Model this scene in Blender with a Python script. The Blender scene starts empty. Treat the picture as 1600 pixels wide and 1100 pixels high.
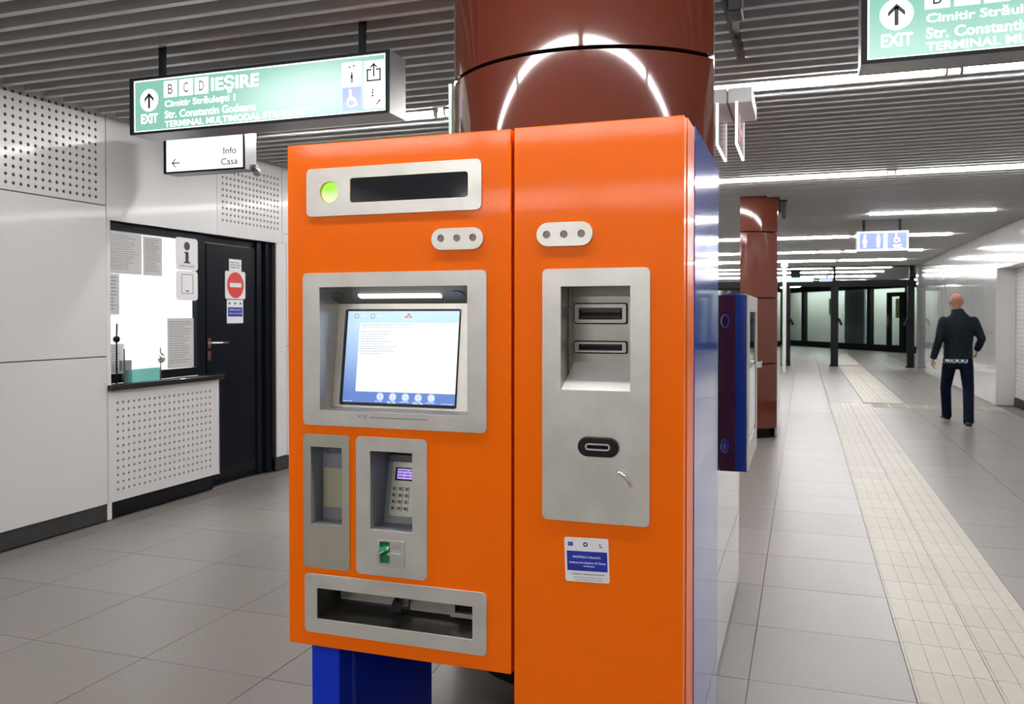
import bpy, bmesh, math, random
from mathutils import Vector, Matrix
random.seed(7)
PI = math.pi
C = bpy.context.scene.collection
S = bpy.context.scene

# ------------------------------------------------------------------ camera, world, exposure
cam_d = bpy.data.cameras.new('camera'); cam = bpy.data.objects.new('camera', cam_d); C.objects.link(cam)
cam.location = (0, 0, 1.5)
cam.rotation_euler = (math.radians(90 - 0.8), 0, math.radians(19.086))
cam_d.sensor_width = 36; cam_d.sensor_fit = 'HORIZONTAL'
cam_d.lens = 1315 / 1600 * 36
cam_d.shift_y = -0.02415
cam_d.clip_start = .05; cam_d.clip_end = 200
cam_d.dof.use_dof = True; cam_d.dof.focus_distance = 2.45; cam_d.dof.aperture_fstop = 7.0
S.camera = cam
w = bpy.data.worlds.new('world'); S.world = w; w.use_nodes = True
w.node_tree.nodes['Background'].inputs[0].default_value = (.9, .95, 1, 1)
w.node_tree.nodes['Background'].inputs[1].default_value = .05
S.view_settings.view_transform = 'Standard'; S.view_settings.look = 'None'
S.view_settings.gamma = 1; S.view_settings.use_curve_mapping = False
S.view_settings.exposure = 0.15
LAMP = 72.0          # emission of the ceiling light diffusers

# ------------------------------------------------------------------ materials
def mat(name, col, rough=.5, metal=0, coat=0, var=0, vscale=8, bump=0, bscale=60, spec=.5, rand=0, stretch=None, rvar=0, coat_rough=.03):
    m = bpy.data.materials.new(name); m.use_nodes = True
    nt = m.node_tree; N = nt.nodes; L = nt.links
    b = N['Principled BSDF']
    b.inputs['Base Color'].default_value = (*col, 1); b.inputs['Roughness'].default_value = rough
    b.inputs['Metallic'].default_value = metal; b.inputs['Coat Weight'].default_value = coat
    b.inputs['Coat Roughness'].default_value = coat_rough
    b.inputs['Specular IOR Level'].default_value = spec
    tc = N.new('ShaderNodeTexCoord'); out = tc.outputs['Object']
    if stretch:
        mp = N.new('ShaderNodeMapping'); mp.inputs['Scale'].default_value = stretch
        L.new(out, mp.inputs[0]); out = mp.outputs[0]
    if var or rand:
        hsv = N.new('ShaderNodeHueSaturation'); hsv.inputs['Color'].default_value = (*col, 1)
        ma = N.new('ShaderNodeMath'); ma.operation = 'ADD'; ma.inputs[0].default_value = 1; ma.inputs[1].default_value = 0
        if var:
            nz = N.new('ShaderNodeTexNoise'); nz.inputs['Scale'].default_value = vscale; nz.inputs['Detail'].default_value = 5
            L.new(out, nz.inputs['Vector'])
            mr = N.new('ShaderNodeMapRange'); mr.inputs['To Min'].default_value = 1 - var; mr.inputs['To Max'].default_value = 1 + var
            mr.inputs['From Min'].default_value = .25; mr.inputs['From Max'].default_value = .75
            L.new(nz.outputs['Fac'], mr.inputs[0]); L.new(mr.outputs[0], ma.inputs[0])
        if rand:
            oi = N.new('ShaderNodeObjectInfo'); m2 = N.new('ShaderNodeMapRange')
            m2.inputs['To Min'].default_value = -rand; m2.inputs['To Max'].default_value = rand
            L.new(oi.outputs['Random'], m2.inputs[0]); L.new(m2.outputs[0], ma.inputs[1])
        L.new(ma.outputs[0], hsv.inputs['Value']); L.new(hsv.outputs[0], b.inputs['Base Color'])
    if rvar:
        nr = N.new('ShaderNodeTexNoise'); nr.inputs['Scale'].default_value = vscale * 1.7; nr.inputs['Detail'].default_value = 4
        L.new(out, nr.inputs['Vector'])
        m3 = N.new('ShaderNodeMapRange'); m3.inputs['To Min'].default_value = max(.02, rough - rvar); m3.inputs['To Max'].default_value = rough + rvar
        L.new(nr.outputs['Fac'], m3.inputs[0]); L.new(m3.outputs[0], b.inputs['Roughness'])
    if bump:
        nb = N.new('ShaderNodeTexNoise'); nb.inputs['Scale'].default_value = bscale; nb.inputs['Detail'].default_value = 3
        L.new(out, nb.inputs['Vector'])
        bp = N.new('ShaderNodeBump'); bp.inputs['Strength'].default_value = bump; bp.inputs['Distance'].default_value = .002
        L.new(nb.outputs['Fac'], bp.inputs['Height']); L.new(bp.outputs[0], b.inputs['Normal'])
        if coat: L.new(bp.outputs[0], b.inputs['Coat Normal'])
    return m

def emit(name, col, strength):
    m = bpy.data.materials.new(name); m.use_nodes = True
    b = m.node_tree.nodes['Principled BSDF']
    b.inputs['Base Color'].default_value = (col[0] * .3, col[1] * .3, col[2] * .3, 1)
    b.inputs['Emission Color'].default_value = (*col, 1); b.inputs['Emission Strength'].default_value = strength
    b.inputs['Roughness'].default_value = .25
    return m

def glass(name, tint=(1, 1, 1), refl=.9, ior=1.45):
    m = bpy.data.materials.new(name); m.use_nodes = True
    nt = m.node_tree; N = nt.nodes; L = nt.links; N.remove(N['Principled BSDF'])
    t = N.new('ShaderNodeBsdfTransparent'); t.inputs[0].default_value = (*tint, 1)
    g = N.new('ShaderNodeBsdfGlossy'); g.inputs['Roughness'].default_value = .03; g.inputs[0].default_value = (refl, refl, refl, 1)
    lw = N.new('ShaderNodeLayerWeight'); lw.inputs[0].default_value = .5
    pw = N.new('ShaderNodeMath'); pw.operation = 'POWER'; pw.inputs[1].default_value = 4; L.new(lw.outputs['Facing'], pw.inputs[0])
    f = N.new('ShaderNodeMath'); f.operation = 'MULTIPLY_ADD'; f.inputs[1].default_value = .9; f.inputs[2].default_value = .05 * ior - .03; L.new(pw.outputs[0], f.inputs[0])
    x = N.new('ShaderNodeMixShader'); L.new(f.outputs[0], x.inputs[0]); L.new(t.outputs[0], x.inputs[1]); L.new(g.outputs[0], x.inputs[2])
    L.new(x.outputs[0], N['Material Output'].inputs[0])
    return m

def gradient_emit(name, col_top, col_bot, z0, z1, strength):
    m = emit(name, col_top, strength); nt = m.node_tree; N = nt.nodes; L = nt.links
    tc = N.new('ShaderNodeTexCoord'); sx = N.new('ShaderNodeSeparateXYZ'); L.new(tc.outputs['Object'], sx.inputs[0])
    mr = N.new('ShaderNodeMapRange'); mr.inputs['From Min'].default_value = z0; mr.inputs['From Max'].default_value = z1
    L.new(sx.outputs['Z'], mr.inputs[0])
    mx = N.new('ShaderNodeMix'); mx.data_type = 'RGBA'; L.new(mr.outputs[0], mx.inputs['Factor'])
    mx.inputs['A'].default_value = (*col_bot, 1); mx.inputs['B'].default_value = (*col_top, 1)
    L.new(mx.outputs['Result'], N['Principled BSDF'].inputs['Emission Color'])
    return m

def backlit(name, col, cx, rx, strength, hot):
    # translucent sign face: the tubes behind it show as a brighter middle
    m = emit(name, col, strength); nt = m.node_tree; N = nt.nodes; L = nt.links
    tc = N.new('ShaderNodeTexCoord'); mp = N.new('ShaderNodeMapping'); L.new(tc.outputs['Object'], mp.inputs[0])
    mp.inputs['Location'].default_value = (-cx[0] / rx[0], 0, -cx[1] / rx[1]); mp.inputs['Scale'].default_value = (1 / rx[0], 0, 1 / rx[1])
    g = N.new('ShaderNodeTexGradient'); g.gradient_type = 'SPHERICAL'; L.new(mp.outputs[0], g.inputs[0])
    mr = N.new('ShaderNodeMapRange'); mr.interpolation_type = 'SMOOTHSTEP'; L.new(g.outputs[1], mr.inputs[0])
    mx = N.new('ShaderNodeMix'); mx.data_type = 'RGBA'; L.new(mr.outputs[0], mx.inputs['Factor'])
    mx.inputs['A'].default_value = (*col, 1); mx.inputs['B'].default_value = (*hot, 1)
    L.new(mx.outputs['Result'], N['Principled BSDF'].inputs['Emission Color'])
    return m

M = {}
M['orange'] = mat('orange paint', (1.0, .165, .0), .30, coat=.18, bump=.03, bscale=260, coat_rough=.05, spec=.1)
M['blue'] = mat('blue paint', (.003, .035, .62), .35, coat=.1, spec=.2)
M['blue_gloss'] = mat('glossy blue panel', (.03, .085, .50), .12, coat=.35, spec=.35, bump=.02, bscale=9)
M['steel'] = mat('brushed stainless', (.63, .61, .565), .38, .6, var=.10, vscale=10, rvar=.08, bump=.03, bscale=300, stretch=(1, 1, 1))
M['steel2'] = mat('grey metallic paint', (.46, .44, .37), .38, .6, var=.05, vscale=20)
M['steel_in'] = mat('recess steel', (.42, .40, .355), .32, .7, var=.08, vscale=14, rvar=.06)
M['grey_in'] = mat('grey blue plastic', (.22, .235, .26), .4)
M['lock_steel'] = mat('lock steel', (.20, .18, .155), .4, .6)
M['lamp_panel'] = mat('dark lamp panel', (.13, .125, .105), .4, .4)
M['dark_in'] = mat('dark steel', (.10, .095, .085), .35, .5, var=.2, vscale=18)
M['black'] = mat('black', (.004, .004, .005), .45, spec=.15)
M['black_gloss'] = mat('black gloss', (.01, .01, .016), .08, coat=1)
M['rubber'] = mat('black plastic', (.009, .009, .010), .45, spec=.25)
M['bezel_grey'] = mat('silver plastic', (.50, .49, .47), .35, .3)
M['chrome'] = mat('chrome', (.8, .79, .77), .12, 1)
M['white'] = mat('white paint', (.72, .72, .72), .4)
M['panel'] = mat('white enamel wall panel', (.67, .67, .665), .30, coat=.2, coat_rough=.08, rand=.015, bump=.05, bscale=1.3)
M['panel_right'] = mat('glossy white enamel wall panel', (.80, .795, .785), .12, coat=1, rand=.015, bump=.8, bscale=1.8)
M['joint'] = mat('joint dark', (.03, .03, .03), .7)
M['base'] = mat('black skirting', (.004, .004, .005), .35, spec=.2)
M['tile'] = mat('granite floor tile', (.232, .213, .197), .36, var=.20, vscale=130, rand=.06, bump=.06, bscale=160, rvar=.10, spec=.7)
M['tile_far'] = mat('granite floor', (.232, .213, .197), .34, var=.10, vscale=40, spec=.7)
M['grout'] = mat('floor joint', (.19, .175, .16), .7)
M['tactile'] = mat('tactile tile', (.52, .485, .415), .45, var=.05, vscale=18, rand=.045)
M['tactile2'] = mat('tactile rib', (.50, .46, .39), .45, var=.05, vscale=18, rand=.04)
M['brown'] = mat('red brown enamel', (.105, .023, .012), .3, coat=1, bump=.012, bscale=170, spec=.05, coat_rough=.07)
M['mirror'] = mat('polished glass panel', (.42, .40, .37), .04, .55, coat=1, spec=.9)
M['baffle'] = mat('grey aluminium baffle', (.51, .51, .505), .36, .2, rand=.03)
M['plenum'] = mat('plenum', (.035, .035, .035), .8)
M['housing'] = mat('light housing', (.05, .05, .05), .5)
M['lamp'] = emit('light diffuser', (1, .98, .97), LAMP)
M['frame'] = mat('anthracite frame', (.007, .009, .011), .45, spec=.12)
M['frame_side'] = mat('sign side', (.30, .30, .30), .35, .6)
M['door'] = mat('dark door', (.005, .007, .012), .3, spec=.08)
M['worktop'] = mat('black worktop', (.012, .012, .014), .2, coat=.6)
M['glass'] = glass('clear glass')
M['glass_far'] = glass('grey glass', (.72, .78, .76), .8)
M['glass_teal'] = glass('teal glass', (.28, .80, .70), .9, 1.6)
M['teal'] = mat('teal glass block', (.20, .62, .55), .12, coat=1)
M['edge'] = mat('glass edge', (.55, .80, .74), .15)
M['red'] = mat('red print', (.72, .015, .012), .4)
M['blue_print'] = mat('blue print', (.01, .03, .40), .35, var=.35, vscale=14)
M['ink'] = mat('black print', (.02, .02, .022), .5)
M['ink_grey'] = mat('grey print', (.26, .26, .27), .6)
M['paper'] = mat('paper', (.60, .61, .60), .7, var=.04, vscale=4)
M['white_print'] = mat('white print', (.85, .85, .87), .45)
M['skin'] = mat('skin', (.40, .18, .115), .45, var=.12, vscale=14)
M['jacket'] = mat('dark blue jacket', (.008, .013, .018), .6, spec=.12, var=.3, vscale=9, bump=.4, bscale=26)
M['jeans'] = mat('dark denim', (.004, .007, .020), .8, spec=.1, var=.35, vscale=16, bump=.3, bscale=40)
M['shoe'] = mat('black shoe', (.008, .008, .009), .45)
M['sole'] = mat('grey sole', (.45, .44, .42), .6)
M['green'] = mat('green plastic', (.005, .22, .06), .3, coat=.4)
M['cream'] = mat('cream plastic', (.38, .36, .25), .5)
M['maroon_reflection'] = mat('polished maroon', (.06, .018, .022), .10, .3, coat=.35, bump=.6, bscale=3)  # brown column's reflection painted into the panel colour
M['blue_box'] = mat('deep blue enamel', (.003, .022, .16), .2, coat=.6)
M['far_wall'] = mat('far pale wall', (.36, .385, .35), .5)
M['far_grey'] = mat('far grey wall', (.13, .15, .165), .5)
M['pink'] = glass('pale pink acrylic', (.93, .80, .80), .9, 1.5)

# shirt: woven check
def check_mat():
    m = mat('checked shirt', (.7, .75, .75), .8); nt = m.node_tree; N = nt.nodes; L = nt.links
    tc = N.new('ShaderNodeTexCoord'); ck = N.new('ShaderNodeTexChecker'); ck.inputs['Scale'].default_value = 30
    ck.inputs['Color1'].default_value = (.62, .70, .68, 1); ck.inputs['Color2'].default_value = (.05, .09, .09, 1)
    L.new(tc.outputs['Object'], ck.inputs[0]); L.new(ck.outputs[0], N['Principled BSDF'].inputs['Base Color'])
    return m
M['check'] = check_mat()

# ------------------------------------------------------------------ object helpers
def tag(o, label=None, cat=None, group=None, kind=None):
    if label: o['label'] = label
    if cat: o['category'] = cat
    if group: o['group'] = group
    if kind: o['kind'] = kind
    return o

def root_of(o):
    while o.parent: o = o.parent
    return o

def adopt(o, parent):
    o.parent = parent
    if parent is not None:
        r = root_of(parent)
        o.matrix_parent_inverse = Matrix.Translation(-r.location) if parent == r else Matrix.Identity(4)
    return o

def obj(name, bm, m, parent=None, smooth=False, recalc=True, mods=None):
    if recalc: bmesh.ops.recalc_face_normals(bm, faces=bm.faces)
    me = bpy.data.meshes.new(name); bm.to_mesh(me); bm.free()
    for x in (m if isinstance(m, list) else [m]): me.materials.append(x)
    if smooth:
        for p in me.polygons: p.use_smooth = True
    o = bpy.data.objects.new(name, me); C.objects.link(o)
    if parent is not None: adopt(o, parent)
    return o

def empty(name, loc, label, cat, group=None):
    o = bpy.data.objects.new(name, None); C.objects.link(o); o.location = loc; o.empty_display_size = .1
    return tag(o, label, cat, group)

def piece(name, me, loc, parent):
    o = bpy.data.objects.new(name, me); C.objects.link(o); o.location = loc
    if parent is not None: o.parent = parent
    return o

def box(bm, x0, x1, y0, y1, z0, z1, bev=0, seg=2):
    vs = [bm.verts.new((x, y, z)) for x in (x0, x1) for y in (y0, y1) for z in (z0, z1)]
    fs = [bm.faces.new([vs[i] for i in q]) for q in ((0, 1, 3, 2), (4, 6, 7, 5), (0, 4, 5, 1), (2, 3, 7, 6), (0, 2, 6, 4), (1, 5, 7, 3))]
    if bev:
        es = list({e for f in fs for e in f.edges})
        bmesh.ops.bevel(bm, geom=es, offset=bev, segments=seg, affect='EDGES', profile=.5)
    return bm

def B(x0, x1, y0, y1, z0, z1, bev=0, seg=2): return box(bmesh.new(), x0, x1, y0, y1, z0, z1, bev, seg)

# planes: (u, v, w) with w out of the surface
def front(base): return lambda u, v, w_=0: Vector((u, base - w_, v))        # faces -Y
def leftw(base): return lambda u, v, w_=0: Vector((base + w_, u, v))        # faces +X
def rightw(base): return lambda u, v, w_=0: Vector((base - w_, -u, v))      # faces -X

def rrect(u0, u1, v0, v1, r=0, n=5):
    if r <= 0: return [(u0, v0), (u1, v0), (u1, v1), (u0, v1)]
    p = []
    for cx, cy, a0 in ((u1 - r, v0 + r, -90), (u1 - r, v1 - r, 0), (u0 + r, v1 - r, 90), (u0 + r, v0 + r, 180)):
        for i in range(n + 1):
            a = math.radians(a0 + 90 * i / n); p.append((cx + r * math.cos(a), cy + r * math.sin(a)))
    return p
def circ(u, v, r, n=20, ry=None): return [(u + r * math.cos(2 * PI * i / n), v + (ry or r) * math.sin(2 * PI * i / n)) for i in range(n)]

def prism(bm, F, outer, w0, w1, holes=()):
    loops = [outer] + list(holes)
    if not holes:
        a = [bm.verts.new(F(u, v, w1)) for u, v in outer]; b = [bm.verts.new(F(u, v, w0)) for u, v in outer]
        bm.faces.new(a); bm.faces.new(b[::-1])
        for i in range(len(a)):
            j = (i + 1) % len(a); bm.faces.new((a[i], b[i], b[j], a[j]))
        return bm
    for wz in (w1, w0):
        es = []
        for lp in loops:
            vs = [bm.verts.new(F(u, v, wz)) for u, v in lp]
            es += [bm.edges.new((vs[i], vs[(i + 1) % len(vs)])) for i in range(len(vs))]
        bmesh.ops.triangle_fill(bm, use_beauty=True, use_dissolve=False, edges=es)
    for lp in loops:
        a = [bm.verts.new(F(u, v, w1)) for u, v in lp]; b = [bm.verts.new(F(u, v, w0)) for u, v in lp]
        for i in range(len(lp)):
            j = (i + 1) % len(lp); bm.faces.new((a[i], b[i], b[j], a[j]))
    bmesh.ops.remove_doubles(bm, verts=bm.verts, dist=1e-5)
    return bm
def P(F, outer, w0, w1, holes=()): return prism(bmesh.new(), F, outer, w0, w1, holes)

def bevel_mod(o, width=.0015, seg=2):
    md = o.modifiers.new('bevel', 'BEVEL'); md.width = width; md.segments = seg; md.limit_method = 'ANGLE'; md.angle_limit = math.radians(40)
    return o

def tube(bm, pts, r, n=8, caps=True):
    pts = [Vector(p) for p in pts]; rs = r if isinstance(r, (list, tuple)) else [r] * len(pts)
    rings = []; prev = None
    for i, p in enumerate(pts):
        d = (pts[min(i + 1, len(pts) - 1)] - pts[max(i - 1, 0)]).normalized()
        a = prev if prev is not None else (Vector((0, 0, 1)) if abs(d.z) < .9 else Vector((1, 0, 0)))
        a = (a - d * a.dot(d)).normalized(); prev = a; b = d.cross(a)
        rings.append([bm.verts.new(p + (a * math.cos(2 * PI * k / n) + b * math.sin(2 * PI * k / n)) * rs[i]) for k in range(n)])
    for i in range(len(rings) - 1):
        for k in range(n): bm.faces.new((rings[i][k], rings[i][(k + 1) % n], rings[i + 1][(k + 1) % n], rings[i + 1][k]))
    if caps: bm.faces.new(rings[0][::-1]); bm.faces.new(rings[-1])
    return bm

def text(name, s, F, u0, u1, v0, v1, w_, m, parent, bold=0, th=.0006, fit=True, align='l'):
    cu = bpy.data.curves.new(name, 'FONT'); cu.body = s; cu.size = 1; cu.offset = bold; cu.resolution_u = 3
    t = bpy.data.objects.new(name, cu); C.objects.link(t)
    dg = bpy.context.evaluated_depsgraph_get(); dg.update()
    me = bpy.data.meshes.new_from_object(t.evaluated_get(dg))
    bpy.data.objects.remove(t); bpy.data.curves.remove(cu)
    xs = [v.co.x for v in me.vertices]; ys = [v.co.y for v in me.vertices]
    sx = (u1 - u0) / max(1e-6, max(xs) - min(xs)); sy = (v1 - v0) / max(1e-6, max(ys) - min(ys))
    x0, y0 = min(xs), min(ys)
    for v in me.vertices: v.co = F(u0 + (v.co.x - x0) * sx, v0 + (v.co.y - y0) * sy, w_)
    me.materials.clear(); me.materials.append(m)
    me.name = name
    o = bpy.data.objects.new(name, me); C.objects.link(o)
    if parent is not None: adopt(o, parent)
    return o

def words(bm, F, u0, u1, v_top, pitch, n, h, w_, fill=.9, rag=.4, wmin=.012, wmax=.04):
    # unreadably small print: rows of word-sized bars
    for i in range(n):
        v = v_top - i * pitch; u = u0; end = u0 + (u1 - u0) * (fill - random.random() * rag)
        while u < end:
            L = min(random.uniform(wmin, wmax), end - u)
            if L < wmin * .4: break
            bm.faces.new([bm.verts.new(F(a, b, w_)) for a, b in rrect(u, u + L, v - h, v)]); u += L + wmin * .35
    return bm

def recess(F, u0, u1, v0, v1, d, top_d=None):
    bm = bmesh.new()
    a = [bm.verts.new(F(u, v, 0)) for u, v in rrect(u0, u1, v0, v1)]; b = [bm.verts.new(F(u, v, -d)) for u, v in rrect(u0, u1, v0, v1)]
    bm.faces.new(b)
    for i in range(4):
        j = (i + 1) % 4; bm.faces.new((a[i], a[j], b[j], b[i]))
    return bm

def struct(name, bm, m, **k):
    o = obj(name, bm, m, **k); o['kind'] = 'structure'; return o

# ------------------------------------------------------------------ the setting: shell
WX0, WX1 = -4.80, 3.05; Y0, Y1 = -9.0, 26.5; CEIL = 2.93
floor = struct('floor', B(-5.2, 6.5, Y0, 54, -.10, -.012), M['grout'])
xe = [-4.775, -4.615, -3.985, -3.355, -2.725, -2.095, -1.465, -.835, -.205, .425, 1.065, 1.685, 2.305, 2.925, 3.04]
cache = {}
def tile_mesh(wd, ln):
    k = (round(wd, 3), round(ln, 3))
    if k not in cache:
        bm = B(0, wd, 0, ln, -.012, 0); me = bpy.data.meshes.new('floor_tile'); bm.to_mesh(me); bm.free(); me.materials.append(M['tile']); cache[k] = me
    return cache[k]
yk = [3.575 + .64 * k for k in range(-3, 17)]          # joints across the hall
G = .0017
for i in range(len(xe) - 1):
    if i == 9: continue
    for y in yk[:-1]:
        piece('floor_tile', tile_mesh(xe[i + 1] - xe[i] - 2 * G, .64 - 2 * G), (xe[i] + G, y + G, 0), floor)
bm = bmesh.new()
y_end = yk[-1]
for i in range(len(xe) - 1):
    for k in range(0, 34):
        y = y_end + .64 * k
        if i == 9 and y < 15.4:
            if y > 15: box(bm, .428, 1.062, 15.413, y + .637, -.012, 0)
            continue
        if y < Y1 + 8: box(bm, xe[i] + .003, xe[i + 1] - .003, y + .003, y + .637, -.012, 0)
    for k in range(-20, -3):
        y = 3.575 + .64 * k
        if y > Y0: box(bm, xe[i] + .003, xe[i + 1] - .003, y + .003, y + .637, -.012, 0)
tag(obj('distant_tiles', bm, M['tile_far'], floor), kind='stuff')
bm = B(-5, 6.4, Y1 + 8.2, 53, -.012, -.001)
obj('paving', bm, M['tile_far'], floor)

# tactile paving: ribbed tiles .32 m
def tactile_mesh(sz=.32, ribs=4):
    bm = bmesh.new(); g = .0015
    box(bm, g, sz - g, g, sz - g, -.012, 0)
    nb = len(bm.faces)
    p = (sz - 2 * g) / ribs
    for i in range(ribs):
        box(bm, g + p * (i + .14), g + p * (i + .66), g, sz - g, 0, .0035)
    me = bpy.data.meshes.new('tactile_tile'); bmesh.ops.recalc_face_normals(bm, faces=bm.faces)
    for f in bm.faces: f.material_index = 0 if f.index >= nb or True else 1
    bm.to_mesh(me); bm.free(); me.materials.append(M['tactile']); me.materials.append(M['tactile2'])
    return me
tm = tactile_mesh()
near_strip = empty('tactile_paving', (.745, 9, 0), 'cream ribbed tactile strip running from the front to level with the walking man', 'tactile paving')
for k in range(-6, 37):
    y = 3.57 + .32 * k
    for x in (.425, .745):
        o = piece('tactile_tile', tm, (x, y, .0012), None); adopt(o, near_strip)
cross = empty('tactile_paving', (2.0, 15.4, 0), 'cream tactile strip crossing the floor to the right wall behind the walking man', 'tactile paving')
bm = bmesh.new()
for k in range(2):
    for i in range(7):
        x = 1.075 + i * .28
        box(bm, x, x + .277, 14.9 + .32 * k, 15.217 + .32 * k, 0, .004)
        for r in range(4): box(bm, x + .02, x + .257, 14.9 + .32 * k + .03 + .075 * r, 14.9 + .32 * k + .065 + .075 * r, .004, .008)
tag(obj('ribbed_tiles', bm, M['tactile'], cross), kind='stuff')
far_strip = empty('tactile_paving', (1.3, 24, 0), 'cream tactile strip running on from the crossing strip through the glazed portal', 'tactile paving')
for k in range(0, 34):
    y = 15.56 + .32 * k
    for x in (.985, 1.305):
        o = piece('tactile_tile', tm, (x, y, .012), None); adopt(o, far_strip)
bm = bmesh.new()
for k in range(0, 26):
    for x in (.985, 1.305): box(bm, x, x + .317, 27.1 + .32 * k, 27.41 + .32 * k, 0, .014)
tag(obj('distant_tactile_tiles', bm, M['tactile'], far_strip), kind='stuff')

# columns: two half-round claddings with flat polished panels between
def column_outline(cx, cy0, R=.67, half=.551, ylo=None, n=22):
    a = math.asin(half / R)
    return [(cx + R * math.sin(-a + 2 * a * i / n), cy0 - R * math.cos(-a + 2 * a * i / n)) for i in range(n + 1)]
def cladding(bm, cx, cyf, cyb, z0, z1, back=False):
    pts = column_outline(cx, cyf)
    if back: pts = [(x, cyf + cyb - y) for x, y in pts]
    inn = [(cx + (x - cx) * .965, (cyf if not back else cyb) + (y - (cyf if not back else cyb)) * .965) for x, y in pts]
    lv = [(z0, 1), (z0 + .0, 0)]
    a = [bm.verts.new((x, y, z0)) for x, y in pts]; b = [bm.verts.new((x, y, z1)) for x, y in pts]
    c = [bm.verts.new((x, y, z0)) for x, y in inn]; d = [bm.verts.new((x, y, z1)) for x, y in inn]
    for i in range(len(pts) - 1):
        for q in ((a[i], a[i + 1], b[i + 1], b[i]), (c[i + 1], c[i], d[i], d[i + 1]), (b[i], b[i + 1], d[i + 1], d[i]), (a[i + 1], a[i], c[i], c[i + 1])): bm.faces.new(q)
    bm.faces.new((a[0], b[0], d[0], c[0])); bm.faces.new((a[-1], c[-1], d[-1], b[-1]))
    bmesh.ops.recalc_face_normals(bm, faces=bm.faces)
    for e in bm.edges:
        if len(e.link_faces) == 2 and e.calc_face_angle() > .5: e.smooth = False
    return bm
def make_column(cx, cyf, label):
    cyb = cyf + .69
    r = empty('column', (cx, (cyf + cyb) / 2, 0), label, 'column')
    core = []
    for (a, b, rr) in ((cyf, -1, .60), (cyb, 1, .60)):
        core += [(cx + rr * math.sin(t) * -b * 1.0, a + b * rr * math.cos(t)) for t in [(-62 + 124 * i / 12) * PI / 180 for i in range(13)]]
    def cprism(z0, z1, s=1):
        bm = bmesh.new(); cy = (cyf + cyb) / 2
        a = [bm.verts.new((cx + (x - cx) * s, cy + (y - cy) * s, z0)) for x, y in core]; b = [bm.verts.new((cx + (x - cx) * s, cy + (y - cy) * s, z1)) for x, y in core]
        bm.faces.new(a[::-1]); bm.faces.new(b)
        for i in range(len(a)):
            j = (i + 1) % len(a); bm.faces.new((a[i], a[j], b[j], b[i]))
        return bm
    obj('core', cprism(0, 3.2), M['black'], r)
    zs = [.12, .913, 1.712, 2.513, 3.2]
    for z0, z1 in zip(zs[:-1], zs[1:]):
        for bk in (False, True):
            o = obj('cladding_panel', cladding(bmesh.new(), cx, cyf, cyb, z0 + .008, z1 - .008, bk), M['brown'], r)
            me = o.data
            for p in me.polygons: p.use_smooth = True
    ya, yb = cyf - .383, cyb + .383
    for s in (-1, 1):
        x = cx + s * .551
        obj('side_panel', B(min(x, x - s * .025), max(x, x - s * .025), ya, yb, .02, 3.2), M['mirror'], r)
    return r
make_column(-.885, 3.77, 'large red brown round-fronted column directly behind the orange ticket machine')
make_column(-.85, 11.17, 'red brown column further down the hall, left of the walking man')
# glass edge strip seen left of the near column
tag(obj('glass_strip', B(-1.452, -1.4385, 3.36, 3.40, .3, 2.50), M['edge']), 'narrow pale green glass strip on the left edge of the near column', 'glass strip')

# walls
def wall_panels(name, F, u_edges, rows, holder, m, gap=.004, th=.012):
    for i in range(len(u_edges) - 1):
        for j in range(len(rows) - 1):
            obj('wall_panel', P(F, rrect(u_edges[i] + gap, u_edges[i + 1] - gap, rows[j] + gap, rows[j + 1] - gap), 0, th), m, holder)

def perforated(F, u0, u1, v0, v1, hu0, nu, hv0, nv, pitch_u, pitch_v, r, th=.012):
    bm = bmesh.new(); vc = {}
    def V(u, v, w_):
        k = (round(u, 5), round(v, 5), w_)
        if k not in vc: vc[k] = bm.verts.new(F(u, v, w_))
        return vc[k]
    a, b = hu0 - pitch_u / 2, hv0 - pitch_v / 2
    for i in range(nu):
        for j in range(nv):
            cu, cv = hu0 + i * pitch_u, hv0 + j * pitch_v; x, y = pitch_u / 2, pitch_v / 2
            sq = [(x, -y), (x, 0), (x, y), (0, y), (-x, y), (-x, 0), (-x, -y), (0, -y)]
            oc = [(r * math.cos(t), r * math.sin(t)) for t in [(-45 + 45 * k) * PI / 180 for k in range(8)]]
            for k in range(8):
                l = (k + 1) % 8
                bm.faces.new((V(cu + sq[k][0], cv + sq[k][1], th), V(cu + sq[l][0], cv + sq[l][1], th), V(cu + oc[l][0], cv + oc[l][1], th), V(cu + oc[k][0], cv + oc[k][1], th)))
                bm.faces.new((V(cu + oc[k][0], cv + oc[k][1], th), V(cu + oc[l][0], cv + oc[l][1], th), V(cu + oc[l][0], cv + oc[l][1], .002), V(cu + oc[k][0], cv + oc[k][1], .002)))
    c, d = hu0 + (nu - .5) * pitch_u, hv0 + (nv - .5) * pitch_v
    for q in (rrect(u0, u1, v0, b), rrect(u0, u1, d, v1), rrect(u0, a, b, d), rrect(c, u1, b, d)): prism(bm, F, q, 0, th)
    return bm

LW = leftw(WX0 - .012); RW = rightw(WX1 + .012)
wl = struct('wall_left', B(WX0 - .30, WX0 - .212, Y0, 4.84, 0, 3.25), M['joint'])
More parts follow.
